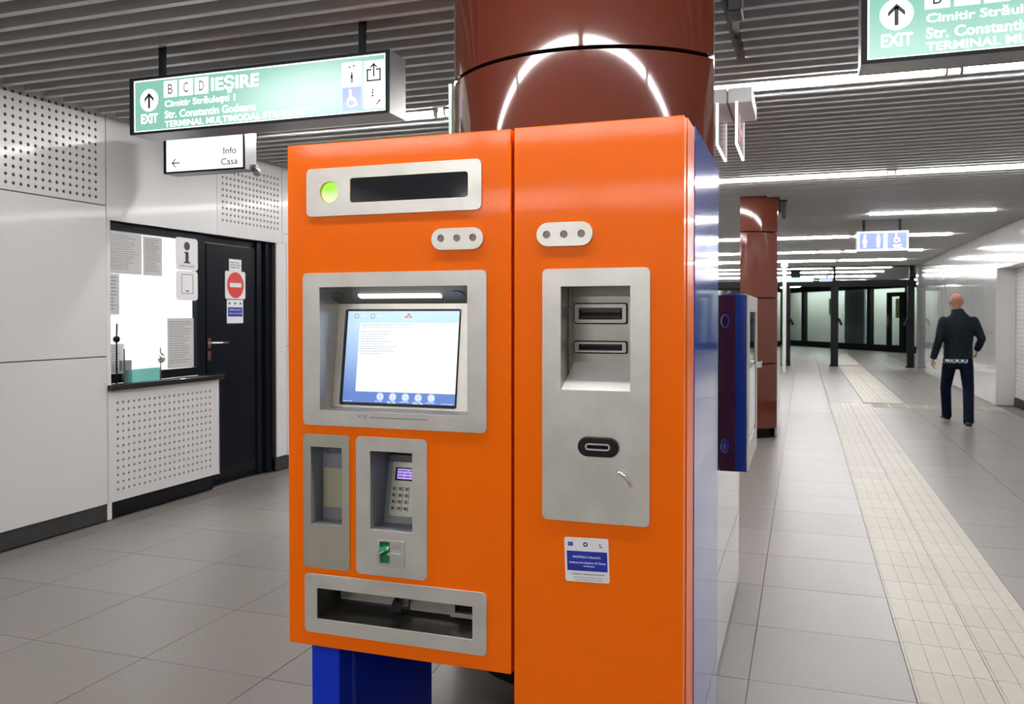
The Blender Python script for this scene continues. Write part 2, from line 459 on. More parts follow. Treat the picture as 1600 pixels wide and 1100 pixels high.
# solid backing of the plain stretches
obj('backing', B(WX0 - .30, WX0 - .012, Y0, 4.835, .0, 3.25), M['joint'], wl)
obj('backing', B(WX0 - .30, WX0 - .014, 6.93, Y1, .0, 3.25), M['joint'], wl)
obj('backing', B(WX0 - .30, WX0 - .014, 4.835, 6.93, 2.205, 3.25), M['joint'], wl)
rows = [.12, 1.201, 2.30]
wall_panels('l', LW, [-9, -6, -3, -.5, 1.1, 2.65, 4.835], rows, wl, M['panel'])
wall_panels('l', LW, [-9, -6, -3, -.5, 1.1], [2.30, 3.05], wl, M['panel'])
obj('perforated_panel', perforated(LW, 2.65 + .004, 4.835 - .004, 2.304, 3.05, 4.743 - .0556 * 36, 37, 2.352, 12, .0556, .0535, .0125), M['panel'], wl)
obj('wall_panel', P(LW, rrect(1.104, 2.646, 2.304, 3.05), 0, .012), M['panel'], wl)
# header over the booth, perforated next panel, plain panels beyond
obj('wall_panel', P(LW, rrect(4.839, 6.06, 2.20, 3.05), 0, .012), M['panel'], wl)
obj('perforated_panel', perforated(LW, 6.064, 7.02, 2.20, 3.05, 6.14, 16, 2.336, 10, .0543, .0535, .0125), M['panel'], wl)
wall_panels('l', LW, [7.024, 8.6, 10.2, 11.8, 13.4, 15.0, 16.6, 18.2, 19.8, 21.4, 23.0, 24.6, 26.4], [2.30, 3.05], wl, M['panel'])
wall_panels('l', LW, [7.10, 8.6, 10.2, 11.8, 13.4, 15.0, 16.6, 18.2, 19.8, 21.4, 23.0, 24.6, 26.4], rows, wl, M['panel'])
obj('wall_panel', P(LW, rrect(7.024, 7.10, 2.2, 2.30), 0, .012), M['panel'], wl)
struct('baseboard_left', B(WX0 - .05, WX0 - .028, Y0, 4.835, 0, .122), M['base'])
struct('trim_1', B(WX0 - .212, WX0 - .004, 4.838, 4.875, .0, 2.20), M['white'])                 # white post left of booth window
struct('trim_2', B(WX0 - .20, WX0 + .0, 6.935, 7.095, .13, 2.20, .004), M['white'])              # jamb right of the door
struct('baseboard_jamb', B(WX0 - .20, WX0 - .03, 6.93, 8.6, 0, .128), M['base'])

wr = struct('wall_right', B(WX1 + .30, WX1 + .40, Y0, Y1, 0, 3.25), M['joint'])
AL0, AL1 = 12.0, 15.95        # alcove in the right wall
obj('backing', B(WX1 + .012, WX1 + .30, AL1 + .0, Y1, 0, 3.25), M['joint'], wr)
obj('backing', B(WX1 + .012, WX1 + .30, Y0, AL0, 0, 3.25), M['joint'], wr)
obj('backing', B(WX1 + .012, WX1 + .30, AL0, AL1, 2.29, 3.25), M['joint'], wr)
neg = lambda e: [-x for x in e][::-1]
re_far = [AL1, 16.87, 18.4, 20.0, 21.95, 23.5, 25.0, 26.4]
wall_panels('r', RW, neg(re_far), [.0, 1.201, 2.28], wr, M['panel_right'], gap=.003)
wall_panels('r', RW, neg([10.4, AL0, 13.35, 14.65, AL1, 16.87, 18.4, 20.0, 21.95, 23.5, 25.0, 26.4]), [2.28, 3.05], wr, M['panel_right'], gap=.003)
wall_panels('r', RW, neg([-9, -6, -3, -1.4, .2, 1.8, 3.4, 5.0, 6.6, 8.0, 9.2, 10.4, AL0]), [.12, 1.201, 2.28], wr, M['panel_right'], gap=.003)
wall_panels('r', RW, neg([-9, -6, -3, -1.4, .2, 1.8, 3.4, 5.0, 6.6, 8.0, 9.2, 10.4]), [2.28, 3.05], wr, M['panel_right'], gap=.003)
obj('reveal', B(WX1 + .002, WX1 + .285, AL1 - .004, AL1 + .02, 0, 2.285), M['white'], wr)
obj('reveal', B(WX1 + .002, WX1 + .285, AL0 - .02, AL0 + .004, 0, 2.285), M['white'], wr)
obj('reveal', B(WX1 + .002, WX1 + .285, AL0, AL1, 2.282, 2.292), M['white'], wr)
RA = rightw(WX1 + .30)
bm = bmesh.new()
for u0, u1 in zip(neg([AL0, 13.3, 14.6, AL1])[:-1], neg([AL0, 13.3, 14.6, AL1])[1:]):
    v = .14
    while v < 2.27:
        obj('wall_panel', P(RA, rrect(u0 + .003, u1 - .003, v + .002, min(2.28, v + .0715) - .002), 0, .014), M['panel_right'], wr); v += .0715  # narrow planks put the plain panels' striped reflections into the shape
bm.free()
struct('baseboard_alcove', B(WX1 + .27, WX1 + .298, AL0 + .01, AL1 - .01, 0, .13), M['base'])
struct('baseboard_right', B(WX1 + .02, WX1 + .03, Y0, AL0 - .03, 0, .118), M['base'])
struct('wall_back', B(-5.2, 3.5, Y0 - .2, Y0, 0, 3.25), M['white'])

# ceiling: dark plenum with aluminium baffles
ce = struct('ceiling', B(-5.2, 3.5, Y0, Y1 + 14, 3.22, 3.32), M['plenum'])
LROWS = [-5.67, -1.97, 1.90, 5.50, 9.19, 12.83, 16.42, 20.15, 23.4]
def baffle_mesh(x0, x1):
    k = ('b', round(x0, 3), round(x1, 3))
    if k not in cache:
        bm = B(x0, x1, -.019, .019, CEIL, CEIL + .105, .003, 1); me = bpy.data.meshes.new('baffle'); bm.to_mesh(me); bm.free(); me.materials.append(M['baffle']); cache[k] = me
    return cache[k]
def spans(y):
    cuts = []
    for cx, cyf in ((-.885, 3.77), (-.85, 11.17)):
        cyb = cyf + .69
        if cyf - .7 < y < cyb + .7:
            h = .56
            for c, s in ((cyf, -1), (cyb, 1)):
                t = (y - c) * s
                if t > 0: h = min(h, math.sqrt(max(0, .685 ** 2 - t * t)))
            if h > .02: cuts.append((cx - h - .012, cx + h + .012))
    e = [-4.70]
    for a, b in cuts: e += [a, b]
    e.append(3.03)
    return [(round(e[i], 2), round(e[i + 1], 2)) for i in range(0, len(e), 2)]
LY = LROWS[3:]
y = 1.20; nb = 0
while y < Y1 - .1:
    if all(abs(y - l) > .068 for l in LROWS):
        for a, b in spans(y): piece('baffle', baffle_mesh(a, b), (0, y, 0), ce); nb += 1
    y += .152
bm = bmesh.new(); y = 1.20 - .152
while y > Y0:
    if all(abs(y - l) > .068 for l in LROWS): box(bm, -4.70, 3.03, y - .019, y + .019, CEIL, CEIL + .105)
    y -= .152
y = Y1 + .2
while y < Y1 + 13.5:
    box(bm, -4.70, 3.6, y - .019, y + .019, CEIL, CEIL + .105); y += .152
tag(obj('distant_baffles', bm, M['baffle'], ce), kind='stuff')

# linear lights: profiles hung level with the baffles
def make_light(x0, x1, y, label, group):
    r = empty('ceiling_light', ((x0 + x1) / 2, y, CEIL), label, 'light', group)
    obj('housing', B(x0, x1, y - .034, y + .034, CEIL + .02, CEIL + .12), M['housing'], r)
    obj('diffuser', B(x0 + .012, x1 - .012, y - .023, y + .023, CEIL - .018, CEIL + .0195, .010, 2), M['lamp'], r)
    for a, b in ((x0, x0 + .012), (x1 - .012, x1)): obj('end_cap', B(a, b, y - .026, y + .026, CEIL - .020, CEIL + .0195), M['housing'], r)
SEG = {'right': (.86, 2.455), 'middle': (-.76, .79), 'left': (-2.405, -.83), 'far left': (-4.07, -2.475)}
ordn = ['first', 'second', 'third', 'fourth', 'fifth', 'sixth']
for i, yy in enumerate(LROWS):
    for k, (a, b) in SEG.items():
        if (i == 0 and k in ('right',)) or (i == 1 and k in ('right',)): continue  # rear lengths are unseen; middle and left added to brighten the machine front
        if i == 5 and k in ('middle',): continue
        if yy < 2.5:
            lab = 'unseen linear ceiling light behind the camera over the %s of the hall' % k if i < 2 else 'linear ceiling light just above the camera side of the ticket machine, %s length' % k
            if i < 2: lab += ', ' + ('furthest back' if i == 0 else 'nearer row')
        else:
            n = i - 3
            lab = '%s length of the %s glowing light line counted down the hall' % (k, ordn[n])
        make_light(a, b, yy, lab, 'linear ceiling lights')
for n, yy in enumerate((27.0, 29.6, 33.0)):
    for k, (a, b) in SEG.items():
        if k == 'far left': continue
        make_light(a, b, yy, '%s length of the %s light line seen through the portal glass' % (k, ('nearest', 'middle', 'furthest')[n]), 'linear ceiling lights beyond the portal')

# ------------------------------------------------------------------ TICKET MACHINE
TM = empty('ticket_machine', (-.86, 2.56, 0), 'orange and blue ticket vending machine with touch screen in front of the brown column', 'ticket machine')
YF = 2.135; F = front(YF)
def cab(x0, x1, y0, y1, z0, z1, t=.012):
    bm = bmesh.new()
    box(bm, x0, x0 + t, y0, y1, z0, z1); box(bm, x1 - t, x1, y0, y1, z0, z1)
    box(bm, x0 + t, x1 - t, y0, y1, z1 - t, z1); box(bm, x0 + t, x1 - t, y0, y1, z0, z0 + t); box(bm, x0 + t, x1 - t, y1 - t, y1, z0 + t, z1 - t)
    return bm
obj('cabinet', cab(-1.4395, -.742, 2.183, 2.99, .530, 2.003), M['orange'], TM)
obj('cabinet', cab(-.736, -.2805, 2.183, 2.32, .03, 2.005), M['orange'], TM)
obj('cabinet', cab(-.736, -.284, 2.3205, 2.99, .03, 2.005), M['blue'], TM)
obj('side_panel', B(-.2838, -.2785, 2.323, 2.99, .035, 2.012), M['blue_gloss'], TM)
leg = obj('support_leg', B(-1.436, -1.338, 2.25, 2.93, 0, .529, .004), M['blue'], TM)
obj('trim', B(-1.3375, -1.334, 2.33, 2.345, .01, .528), M['blue_gloss'], leg)
obj('plinth', B(-.72, -.30, 2.20, 2.96, 0, .03), M['black'], TM)

# door skins with cut-outs
OPEN_L = [rrect(-1.232, -.861, 1.820, 1.896), circ(-1.2975, 1.8567, .0325, 24), rrect(-1.336, -.861, 1.220, 1.588),
          rrect(-1.366, -1.252, .885, 1.122), rrect(-1.171, -1.028, .884, 1.119), rrect(-1.147, -1.052, .786, .868), rrect(-1.347, -.847, .608, .708)]
d1 = obj('door', P(F, rrect(-1.4395, -.742, .530, 2.0), -.040, 0, OPEN_L), M['orange'], TM); bevel_mod(d1, .0028, 3)
OPEN_R = [rrect(-.607, -.413, 1.300, 1.581)]
d2 = obj('door', P(F, rrect(-.7328, -.2830, .03, 2.0015), -.040, 0, OPEN_R), M['orange'], TM); bevel_mod(d2, .0028, 3)

# display plate
PT = .005
p = obj('display_plate', P(F, rrect(-1.3725, -.825, 1.787, 1.9258, .016), .0005, PT, [rrect(-1.2282, -.8643, 1.823, 1.8927, .008, 3), circ(-1.2975, 1.8567, .030, 28)]), M['steel'], TM); bevel_mod(p, .001)
obj('display_window', P(F, rrect(-1.2275, -.865, 1.8235, 1.8922, .008, 3), -.01, -.001), M['black_gloss'], p)
obj('status_light', P(F, circ(-1.2975, 1.8567, .0295, 28), -.012, -.004), gradient_emit('green status lamp', (.28, .80, .02), (.62, 1.0, .40), 1.845, 1.868, 1.15), p)

# lock plates
def lockplate(u0, u1, v0, v1, hs, vc):
    r = (v1 - v0) / 2 - .0002
    p = obj('lock_plate', P(F, rrect(u0, u1, v0, v1, r, 8), .0005, PT + .001, [circ(h, vc, .0098, 16) for h in hs]), M['steel'], TM); bevel_mod(p, .001)
    for i, h in enumerate(hs):
        bm = P(F, circ(h, vc, .0092, 16), -.001, .0025); prism(bm, F, rrect(h - .0012, h + .0012, vc - .005, vc + .005), .0025, .0030)
        obj('lock', bm, M['lock_steel'], p)
lockplate(-.9733, -.8195, 1.680, 1.740, [-.9444, -.8966, -.8494], 1.712)
lockplate(-.6686, -.5156, 1.6815, 1.745, [-.6403, -.593, -.5464], 1.713)

# screen surround
p = obj('screen_surround', P(F, rrect(-1.386, -.8105, 1.180, 1.6235, .014), .0005, PT, [rrect(-1.3305, -.8665, 1.225, 1.582)]), M['steel'], TM); bevel_mod(p, .001)
bm = bmesh.new()
u0, u1 = -1.3305, -.8665
def quad(bm, *pts): return bm.faces.new([bm.verts.new(F(*q)) for q in pts])
bt = bmesh.new(); quad(bt, (u0, 1.582, 0), (u1, 1.582, 0), (u1, 1.535, -.108), (u0, 1.535, -.108)); obj('lamp_panel', bt, M['lamp_panel'], p)   # sloping
quad(bm, (u0, 1.225, 0), (u1, 1.225, 0), (u1, 1.2285, -.0645), (u0, 1.2285, -.0645))   # sill
for u in (u0, u1): quad(bm, (u, 1.225, 0), (u, 1.582, 0), (u, 1.535, -.108), (u, 1.2285, -.0645))
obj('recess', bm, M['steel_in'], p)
def scr(u, v, w_=0):      # plane of the tilted screen: v along the slope
    t = (v - 1.2285) / (1.535 - 1.2285); n = Vector((0, -math.cos(.14), math.sin(.14)))
    return F(u, v, -.0645 - .0435 * t) + n * w_
obj('screen_panel', P(scr, rrect(u0, u1, 1.2285, 1.535), -.004, 0, [rrect(-1.306, -.929, 1.2347, 1.519, .006, 3)]), M['steel'], p)
def lam(u, v, w_=0):      # plane of the sloping lamp panel (v measured on the front height)
    t = (1.582 - v) / .047; return F(u, v, -.108 * t) + Vector((0, -.40, -.92)) * w_
obj('lamp_strip', P(lam, rrect(-1.232, -.968, 1.5545, 1.5635, .0042, 4), .0005, .005), emit('warm strip', (1, .90, .70), 1.7), p)
for uu in (-1.297, -.914):
    bm = P(lam, circ(uu, 1.5605, .017, 18, .0085), .0004, .002)
    obj('speaker', bm, M['dark_in'], p)
# small worn marks below the screen
bm = bmesh.new()
for (a, b, c, d) in ((-1.208, -1.196, 1.2075, 1.2165), (-1.190, -1.178, 1.206, 1.2165)): 
    for q in ([(a, d), (a + .004, d), (b, c), (b - .004, c)], [(b, d), (b + .003, d), (b - .002, c), (b - .004, c)]):
        prism(bm, F, q, PT, PT + .0004)
prism(bm, F, rrect(-1.166, -.985, 1.208, 1.2115), PT, PT + .0003)
obj('lettering', bm, mat('worn print', (.34, .33, .31), .5, .5), p)

sc = obj('screen', P(scr, rrect(-1.306, -.929, 1.2347, 1.519, .006, 3), -.012, .002), M['black_gloss'], TM)
obj('display_picture', P(scr, rrect(-1.2955, -.9335, 1.2435, 1.5125), .002, .0024), gradient_emit('screen blue', (.50, .70, .96), (.055, .14, .50), 1.27, 1.47, .92), sc)
obj('page', P(scr, [(-1.254, 1.2755), (-.9335, 1.2755), (-.9335, 1.478), (-1.254, 1.478)], .0024, .0028), emit('screen white', (.88, .90, .96), .92), sc)
prt = emit('screen grey print', (.40, .42, .46), .9)
bm = words(bmesh.new(), scr, -1.248, -1.05, 1.473, .0065, 2, .0018, .0030, .95, .2, .006, .018)
words(bm, scr, -1.248, -1.115, 1.452, .0071, 10, .0018, .0030, 1.0, .5, .005, .016)
obj('page_text', bm, prt, sc, recalc=False)
wht = emit('screen icon white', (.80, .88, 1.0), .95); mid = emit('screen icon blue', (.20, .36, .75), .9)
for i in range(5):
    u = -1.171 + i * .041; bm = P(scr, circ(u, 1.262, .0112, 22), .0026, .0032, [circ(u, 1.262, .0092, 18)])
    k = [[(-.004, -.003), (.004, -.003), (.004, .003), (-.004, .003)], [(-.003, -.004), (.005, 0), (-.003, .004)], [(-.004, 0), (0, -.004), (.004, 0), (0, .004)], [(-.005, -.001), (.002, -.004), (.004, .004), (-.001, .003)], [(-.001, -.005), (.001, -.005), (.0015, .005), (-.0015, .005)]][i]
    prism(bm, scr, [(u + a, 1.262 + b) for a, b in k], .0026, .0034)
    prism(bm, scr, circ(u, 1.262, .0075, 18), .0026, .0031)
    obj('icon', bm, wht, sc)
    obj('icon_symbol', P(scr, [(u + a * .8, 1.262 + b * .8) for a, b in k], .0034, .0038), mid, sc)
    bm = words(bmesh.new(), scr, u - .017, u + .017, 1.2492, .0038, 1 + i % 2, .0016, .0032, 1, .15, .01, .02); obj('icon_caption', bm, wht, sc, recalc=False)
bm = words(bmesh.new(), scr, -1.292, -1.262, 1.2475, .003, 1, .0014, .0032, 1, 0, .01, .02); words(bm, scr, -.975, -.938, 1.2475, .003, 1, .0014, .0032, 1, 0, .006, .02)
obj('page_text', bm, wht, sc, recalc=False)
for u in (-1.266, -1.212):
    obj('icon', P(scr, circ(u, 1.4975, .0085, 20), .0026, .0031, [circ(u, 1.4975, .005, 16)]), emit('grey icon', (.42, .48, .55), .8) if u < -1.25 else bpy.data.materials['grey icon'], sc)
    obj('icon_caption', words(bmesh.new(), scr, u + .014, u + .034, 1.4985, .003, 1, .002, .0032, 1, 0, .02, .02), wht, sc, recalc=False)
u, v = -1.0945, 1.4985
bm = bmesh.new()
for s in (-1, 1):
    prism(bm, scr, [(u + s * .002, v + .002), (u + s * .012, v - .001), (u + s * .011, v - .006), (u + s * .002, v - .007)], .0026, .0032)
prism(bm, scr, circ(u, v + .004, .004, 12), .0026, .0031)
obj('emblem', bm, emit('red emblem', (.75, .22, .20), .8), sc)

# ticket reader plate (left) with recess
p = obj('reader_plate', P(F, rrect(-1.386, -1.2328, .762, 1.1535, .012), .0005, PT, [rrect(-1.361, -1.257, .8905, 1.117)]), M['steel2'], TM); bevel_mod(p, .001)
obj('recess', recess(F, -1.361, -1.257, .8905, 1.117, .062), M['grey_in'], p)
bm = P(F, rrect(-1.3525, -1.262, .928, 1.046, .002, 2), -.061, -.054)
for q in (.965, 1.005): prism(bm, F, circ(-1.3485, q, .003, 8), -.054, -.052)
obj('reader_pad', bm, M['cream'], p)

# pin pad plate with recess
p = obj('pin_pad_plate', P(F, rrect(-1.2112, -.988, .7595, 1.154, .014), .0005, PT, [rrect(-1.166, -1.033, .8905, 1.114), rrect(-1.1435, -1.056, .789, .8645)]), M['steel'], TM); bevel_mod(p, .001)
obj('recess', recess(F, -1.166, -1.033, .8905, 1.114, .135), M['grey_in'], p)
def pin(u, v, w_=0):
    t = (v - .8915) / (1.075 - .8915); n = Vector((0, -.96, .28)); return F(u, v, -.076 - .037 * t) + n * w_
pp = obj('pin_pad', P(pin, rrect(-1.1655, -1.0335, .8915, 1.085), -.008, 0), M['grey_in'], TM)
obj('face_plate', P(pin, rrect(-1.149, -1.034, .912, 1.066, .004, 2), 0, .003), M['steel2'], pp)
obj('pin_display', P(pin, rrect(-1.1375, -1.0345, 1.012, 1.050), .003, .005), M['black_gloss'], pp)
obj('pin_picture', P(pin, rrect(-1.131, -1.0345, 1.017, 1.046), .005, .0055), emit('violet display', (.42, .28, .78), .95), pp)
obj('page_text', words(bmesh.new(), pin, -1.128, -1.04, 1.042, .0085, 3, .003, .0058, 1, .3, .012, .03), emit('violet print', (.12, .06, .30), .6), pp, recalc=False)
for r_ in range(4):
    for c_ in range(5):
        u, v = -1.137 + c_ * .0205, .989 - r_ * .0185
        if c_ == 3 : continue
        k = obj('key', P(pin, rrect(u - .0075, u + .0075, v - .0068, v + .0068, .0015, 2), .003, .007), M['bezel_grey'], pp)
        obj('key_top', P(pin, rrect(u - .0048, u + .0048, v - .0044, v + .0044), .007, .0073), M['dark_in'], pp)
# card reader
cr = obj('card_reader', P(F, rrect(-1.1435, -1.056, .789, .8645, .003, 2), -.012, .008, [rrect(-1.1345, -1.1025, .797, .8585)]), M['bezel_grey'], TM); bevel_mod(cr, .0012)
obj('card_slot', P(F, rrect(-1.1345, -1.1025, .797, .8585), -.012, -.004), M['green'], cr)
bm = bmesh.new()
vs = lambda pts: [bm.verts.new(F(*q)) for q in pts]
a = vs([(-1.133, .855, -.004), (-1.105, .855, -.004), (-1.103, .838, .016), (-1.136, .826, .018)]); bm.faces.new(a)
b = vs([(-1.133, .822, -.004), (-1.105, .832, -.004)]); bm.faces.new((a[3], a[2], b[1], b[0])); bm.faces.new((a[0], a[3], b[0])); bm.faces.new((a[2], a[1], b[1]))
obj('card_mouth', bm, M['green'], cr)
bm = P(F, [(-1.141, .8195), (-1.116, .832), (-1.116, .836), (-1.141, .8245)], .005, .020); obj('card_guide', bm, M['bezel_grey'], cr)
obj('card_guide', P(F, rrect(-1.108, -1.066, .8225, .829, .003, 3), .008, .014), M['bezel_grey'], cr)
obj('logo_oval', P(F, circ(-1.0785, .8485, .012, 20, .0065), .008, .0092, [circ(-1.0785, .8485, .0095, 18, .0045)]), M['steel_in'], cr)
obj('cover_plate', P(F, rrect(-1.1005, -1.058, .7915, .8625), .008, .0085), M['bezel_grey'], cr)

# ticket tray
p = obj('tray_plate', P(F, rrect(-1.3828, -.8108, .5714, .7445, .014), .0005, PT, [rrect(-1.3415, -.852, .613, .703)]), M['steel'], TM); bevel_mod(p, .001)
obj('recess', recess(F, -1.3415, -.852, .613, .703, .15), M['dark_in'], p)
bm = bmesh.new()
prism(bm, front(YF + .105), rrect(-1.325, -1.10, .640, .690), -.004, .004); prism(bm, front(YF + .12), rrect(-1.10, -.86, .625, .697), -.004, .0)
obj('chute_flap', bm, M['steel_in'], p)
bm = bmesh.new(); q = [bm.verts.new(F(*t)) for t in ((-1.128, .685, -.095), (-1.148, .632, -.07), (-1.105, .632, -.07), (-1.128, .64, -.10))]
for t in ((0, 1, 2), (0, 2, 3), (0, 3, 1), (1, 3, 2)): bm.faces.new([q[i] for i in t])
obj('divider', bm, M['black'], p)
p2 = obj('coin_box', P(front(YF + .10), rrect(-.955, -.853, .635, .697), 0, .02, [rrect(-.94, -.853, .648, .690)]), M['steel_in'], p)
obj('coin_opening', P(front(YF + .10), rrect(-.94, -.853, .648, .690), .001, .004), M['black'], p)

# payment panel (right)
p = obj('payment_plate', P(F, rrect(-.6525, -.3668, .9605, 1.6228, .014), .0005, PT, [rrect(-.6015, -.418, 1.3055, 1.576)]), M['steel'], TM); bevel_mod(p, .001)
bm = bmesh.new(); u0, u1 = -.6015, -.418
quad(bm, (u0, 1.576, 0), (u1, 1.576, 0), (u1, 1.576, -.131), (u0, 1.576, -.131)); quad(bm, (u0, 1.576, -.131), (u1, 1.576, -.131), (u1, 1.371, -.131), (u0, 1.371, -.131))
for u in (u0, u1): quad(bm, (u, 1.3055, 0), (u, 1.576, 0), (u, 1.576, -.131), (u, 1.371, -.131))
obj('recess', bm, M['steel_in'], p)
bm = bmesh.new(); quad(bm, (u0, 1.3055, 0), (u1, 1.3055, 0), (u1, 1.371, -.131), (u0, 1.371, -.131)); obj('coin_chute', bm, mat('painted bright chute', (.95, .94, .92), .25, .0, coat=.5), p)  # chute whitened in its colour to stand in for lamp light on it
obj('fold_line', B(u0 + .0005, u0 + .003, YF + .064, YF + .067, 1.34, 1.575), M['dark_in'], p)
FB = front(YF + .131)
def slot(name, v0, v1, iv0, iv1):
    a, b = -.597, -.4535
    s = obj(name, P(FB, rrect(a, b, v0, v1, .005, 3), .0005, .010, [rrect(a + .011, b - .011, iv0, iv1)]), M['bezel_grey'], TM); bevel_mod(s, .0015)
    obj('gasket', P(FB, rrect(a - .003, b + .003, v0 - .003, v1 + .003, .006, 3), .0, .003), M['black'], s)
    bm = bmesh.new(); m_ = (iv0 + iv1) / 2
    for pts in ([(a + .011, iv1, .0095), (b - .011, iv1, .0095), (b - .022, m_, .001), (a + .022, m_, .001)], [(a + .011, iv0, .0095), (b - .011, iv0, .0095), (b - .022, m_ - .002, .001), (a + .022, m_ - .002, .001)]):
        bm.faces.new([bm.verts.new(FB(*q)) for q in pts])
    obj('throat', bm, M['dark_in'], s); obj('mouth', P(FB, rrect(a + .02, b - .02, m_ - .0035, m_ + .002), .0005, .0015), M['black'], s)
slot('note_slot', 1.4795, 1.5315, 1.489, 1.521)
slot('ticket_slot', 1.3985, 1.4275, 1.4045, 1.4215)
s = obj('coin_inlet', P(F, rrect(-.5535, -.4455, 1.1345, 1.186, .0255, 8), PT, .016, [rrect(-.530, -.470, 1.1545, 1.1665, .0055, 4)]), M['rubber'], TM); bevel_mod(s, .004, 3)
obj('slot_lip', P(F, rrect(-.533, -.467, 1.1515, 1.1695, .0085, 4), .010, .0175, [rrect(-.529, -.471, 1.1555, 1.1655, .0045, 4)]), M['bezel_grey'], s)
obj('mouth', P(F, rrect(-.53, -.47, 1.1545, 1.1665), PT + .0002, .008), M['black'], s)
bm = tube(bmesh.new(), [F(-.4455, 1.097, .004), F(-.4435, 1.0975, .014), F(-.432, 1.092, .018), F(-.421, 1.080, .016), F(-.4155, 1.066, .010), F(-.415, 1.063, .004)], [.0065, .0062, .005, .0048, .0045, .004], 10)
obj('return_lever', bm, M['chrome'], TM, smooth=True)

# sticker
def rot2(pts, a, c): return [(c[0] + (x - c[0]) * math.cos(a) - (y - c[1]) * math.sin(a), c[1] + (x - c[0]) * math.sin(a) + (y - c[1]) * math.cos(a)) for x, y in pts]
cs = (-.5317, .861)
def SF(u, v, w_=0):
    x, y = rot2([(u, v)], .035, cs)[0]; return F(x, y, w_)
st = obj('sticker', P(SF, rrect(-.591, -.4725, .803, .919, .006, 4), .0004, .0010), M['white_print'], TM)
obj('blue_field', P(SF, rrect(-.585, -.477, .832, .8835), .001, .0013), M['blue_print'], st)
text('lettering', 'MAGISTRALA 4. Racordul 2.', SF, -.569, -.494, .8655, .8715, .0015, M['white_print'], st, .02)
text('lettering', 'Secțiunea Parc Bazilescu (PS Zarea)', SF, -.579, -.482, .8495, .8562, .0015, M['white_print'], st, .02)
text('lettering', '- Străulești', SF, -.545, -.512, .8415, .8475, .0015, M['white_print'], st, .02)
text('lettering', 'Investiții în dezvoltarea durabilă', SF, -.573, -.486, .8205, .8262, .0015, M['ink'], st, .015)
text('lettering', 'Proiect cofinanțat din fonduri europene', SF, -.568, -.490, .8125, .8165, .0015, M['ink'], st)
text('lettering', 'Programul de infrastructură de transport', SF, -.565, -.492, .8065, .8105, .0015, M['ink'], st)
obj('flag', P(SF, rrect(-.581, -.568, .8965, .907), .001, .0013), mat('flag blue', (.01, .03, .35), .4), st)
bm = bmesh.new()
for k in range(12): prism(bm, SF, circ(-.5745 + .0034 * math.cos(k * PI / 6), .9018 + .0034 * math.sin(k * PI / 6), .0006, 5), .0013, .0015)
obj('flag_stars', bm, mat('star yellow', (.8, .6, .05), .5), st)
obj('seal', P(SF, circ(-.534, .9015, .0062, 20), .001, .0013), bpy.data.materials['flag blue'], st)
obj('seal_shield', P(SF, [(-.5365, .904), (-.5315, .904), (-.5315, .9), (-.534, .898), (-.5365, .9)], .0013, .0015), M['white_print'], st)
bm = P(SF, [(-.4985, .902), (-.494, .905), (-.4935, .9), (-.4955, .9005)], .001, .0013); prism(bm, SF, rrect(-.4975, -.4885, .8965, .898), .001, .0013); prism(bm, SF, rrect(-.4965, -.488, .8945, .8955), .001, .0013)
obj('logo', bm, M['ink'], st)

# ------------------------------------------------------------------ hanging signs
M['green_face'] = None
white_e = emit('sign white', (1, 1, 1), 1.25)
dark_p = mat('sign dark print', (.02, .022, .022), .5)
blue_e = emit('sign blue square', (.30, .36, .80), 1.0)
def person_icon(bm, FF, u, v, s, th0, th1, dress=False):
    prism(bm, FF, circ(u, v + .42 * s, .09 * s, 10), th0, th1)
    if dress: prism(bm, FF, [(u - .06 * s, v + .3 * s), (u + .06 * s, v + .3 * s), (u + .19 * s, v - .15 * s), (u - .19 * s, v - .15 * s)], th0, th1)
    else: prism(bm, FF, rrect(u - .13 * s, u + .13 * s, v - .1 * s, v + .3 * s, .04 * s, 2), th0, th1)
    for t in (-1, 1): prism(bm, FF, rrect(u + t * .06 * s - .04 * s, u + t * .06 * s + .04 * s, v - .5 * s, v - .1 * s), th0, th1)
def arrow_up(bm, FF, u, v, h, wd, t, th0, th1):
    prism(bm, FF, rrect(u - t / 2, u + t / 2, v - h / 2, v + h / 2 - t * .8), th0, th1)
    for s in (-1, 1):
        prism(bm, FF, [(u, v + h / 2), (u + s * wd / 2, v + h / 2 - wd / 2), (u + s * wd / 2, v + h / 2 - wd / 2 - t * 1.3), (u, v + h / 2 - t * 1.3)], th0, th1)
    return bm
def wheelchair(bm, FF, u, v, s, a, b):
    prism(bm, FF, circ(u - .08 * s, v + .40 * s, .085 * s, 10), a, b)
    prism(bm, FF, [(u - .14 * s, v + .30 * s), (u - .02 * s, v + .30 * s), (u + .0 * s, v - .02 * s), (u - .12 * s, v - .02 * s)], a, b)
    prism(bm, FF, [(u - .10 * s, v + .02 * s), (u + .20 * s, v + .02 * s), (u + .34 * s, v - .32 * s), (u + .24 * s, v - .34 * s), (u + .14 * s, v - .08 * s), (u - .10 * s, v - .08 * s)], a, b)
    prism(bm, FF, circ(u - .02 * s, v - .16 * s, .27 * s, 20), a, b, [circ(u - .02 * s, v - .16 * s, .19 * s, 18)])

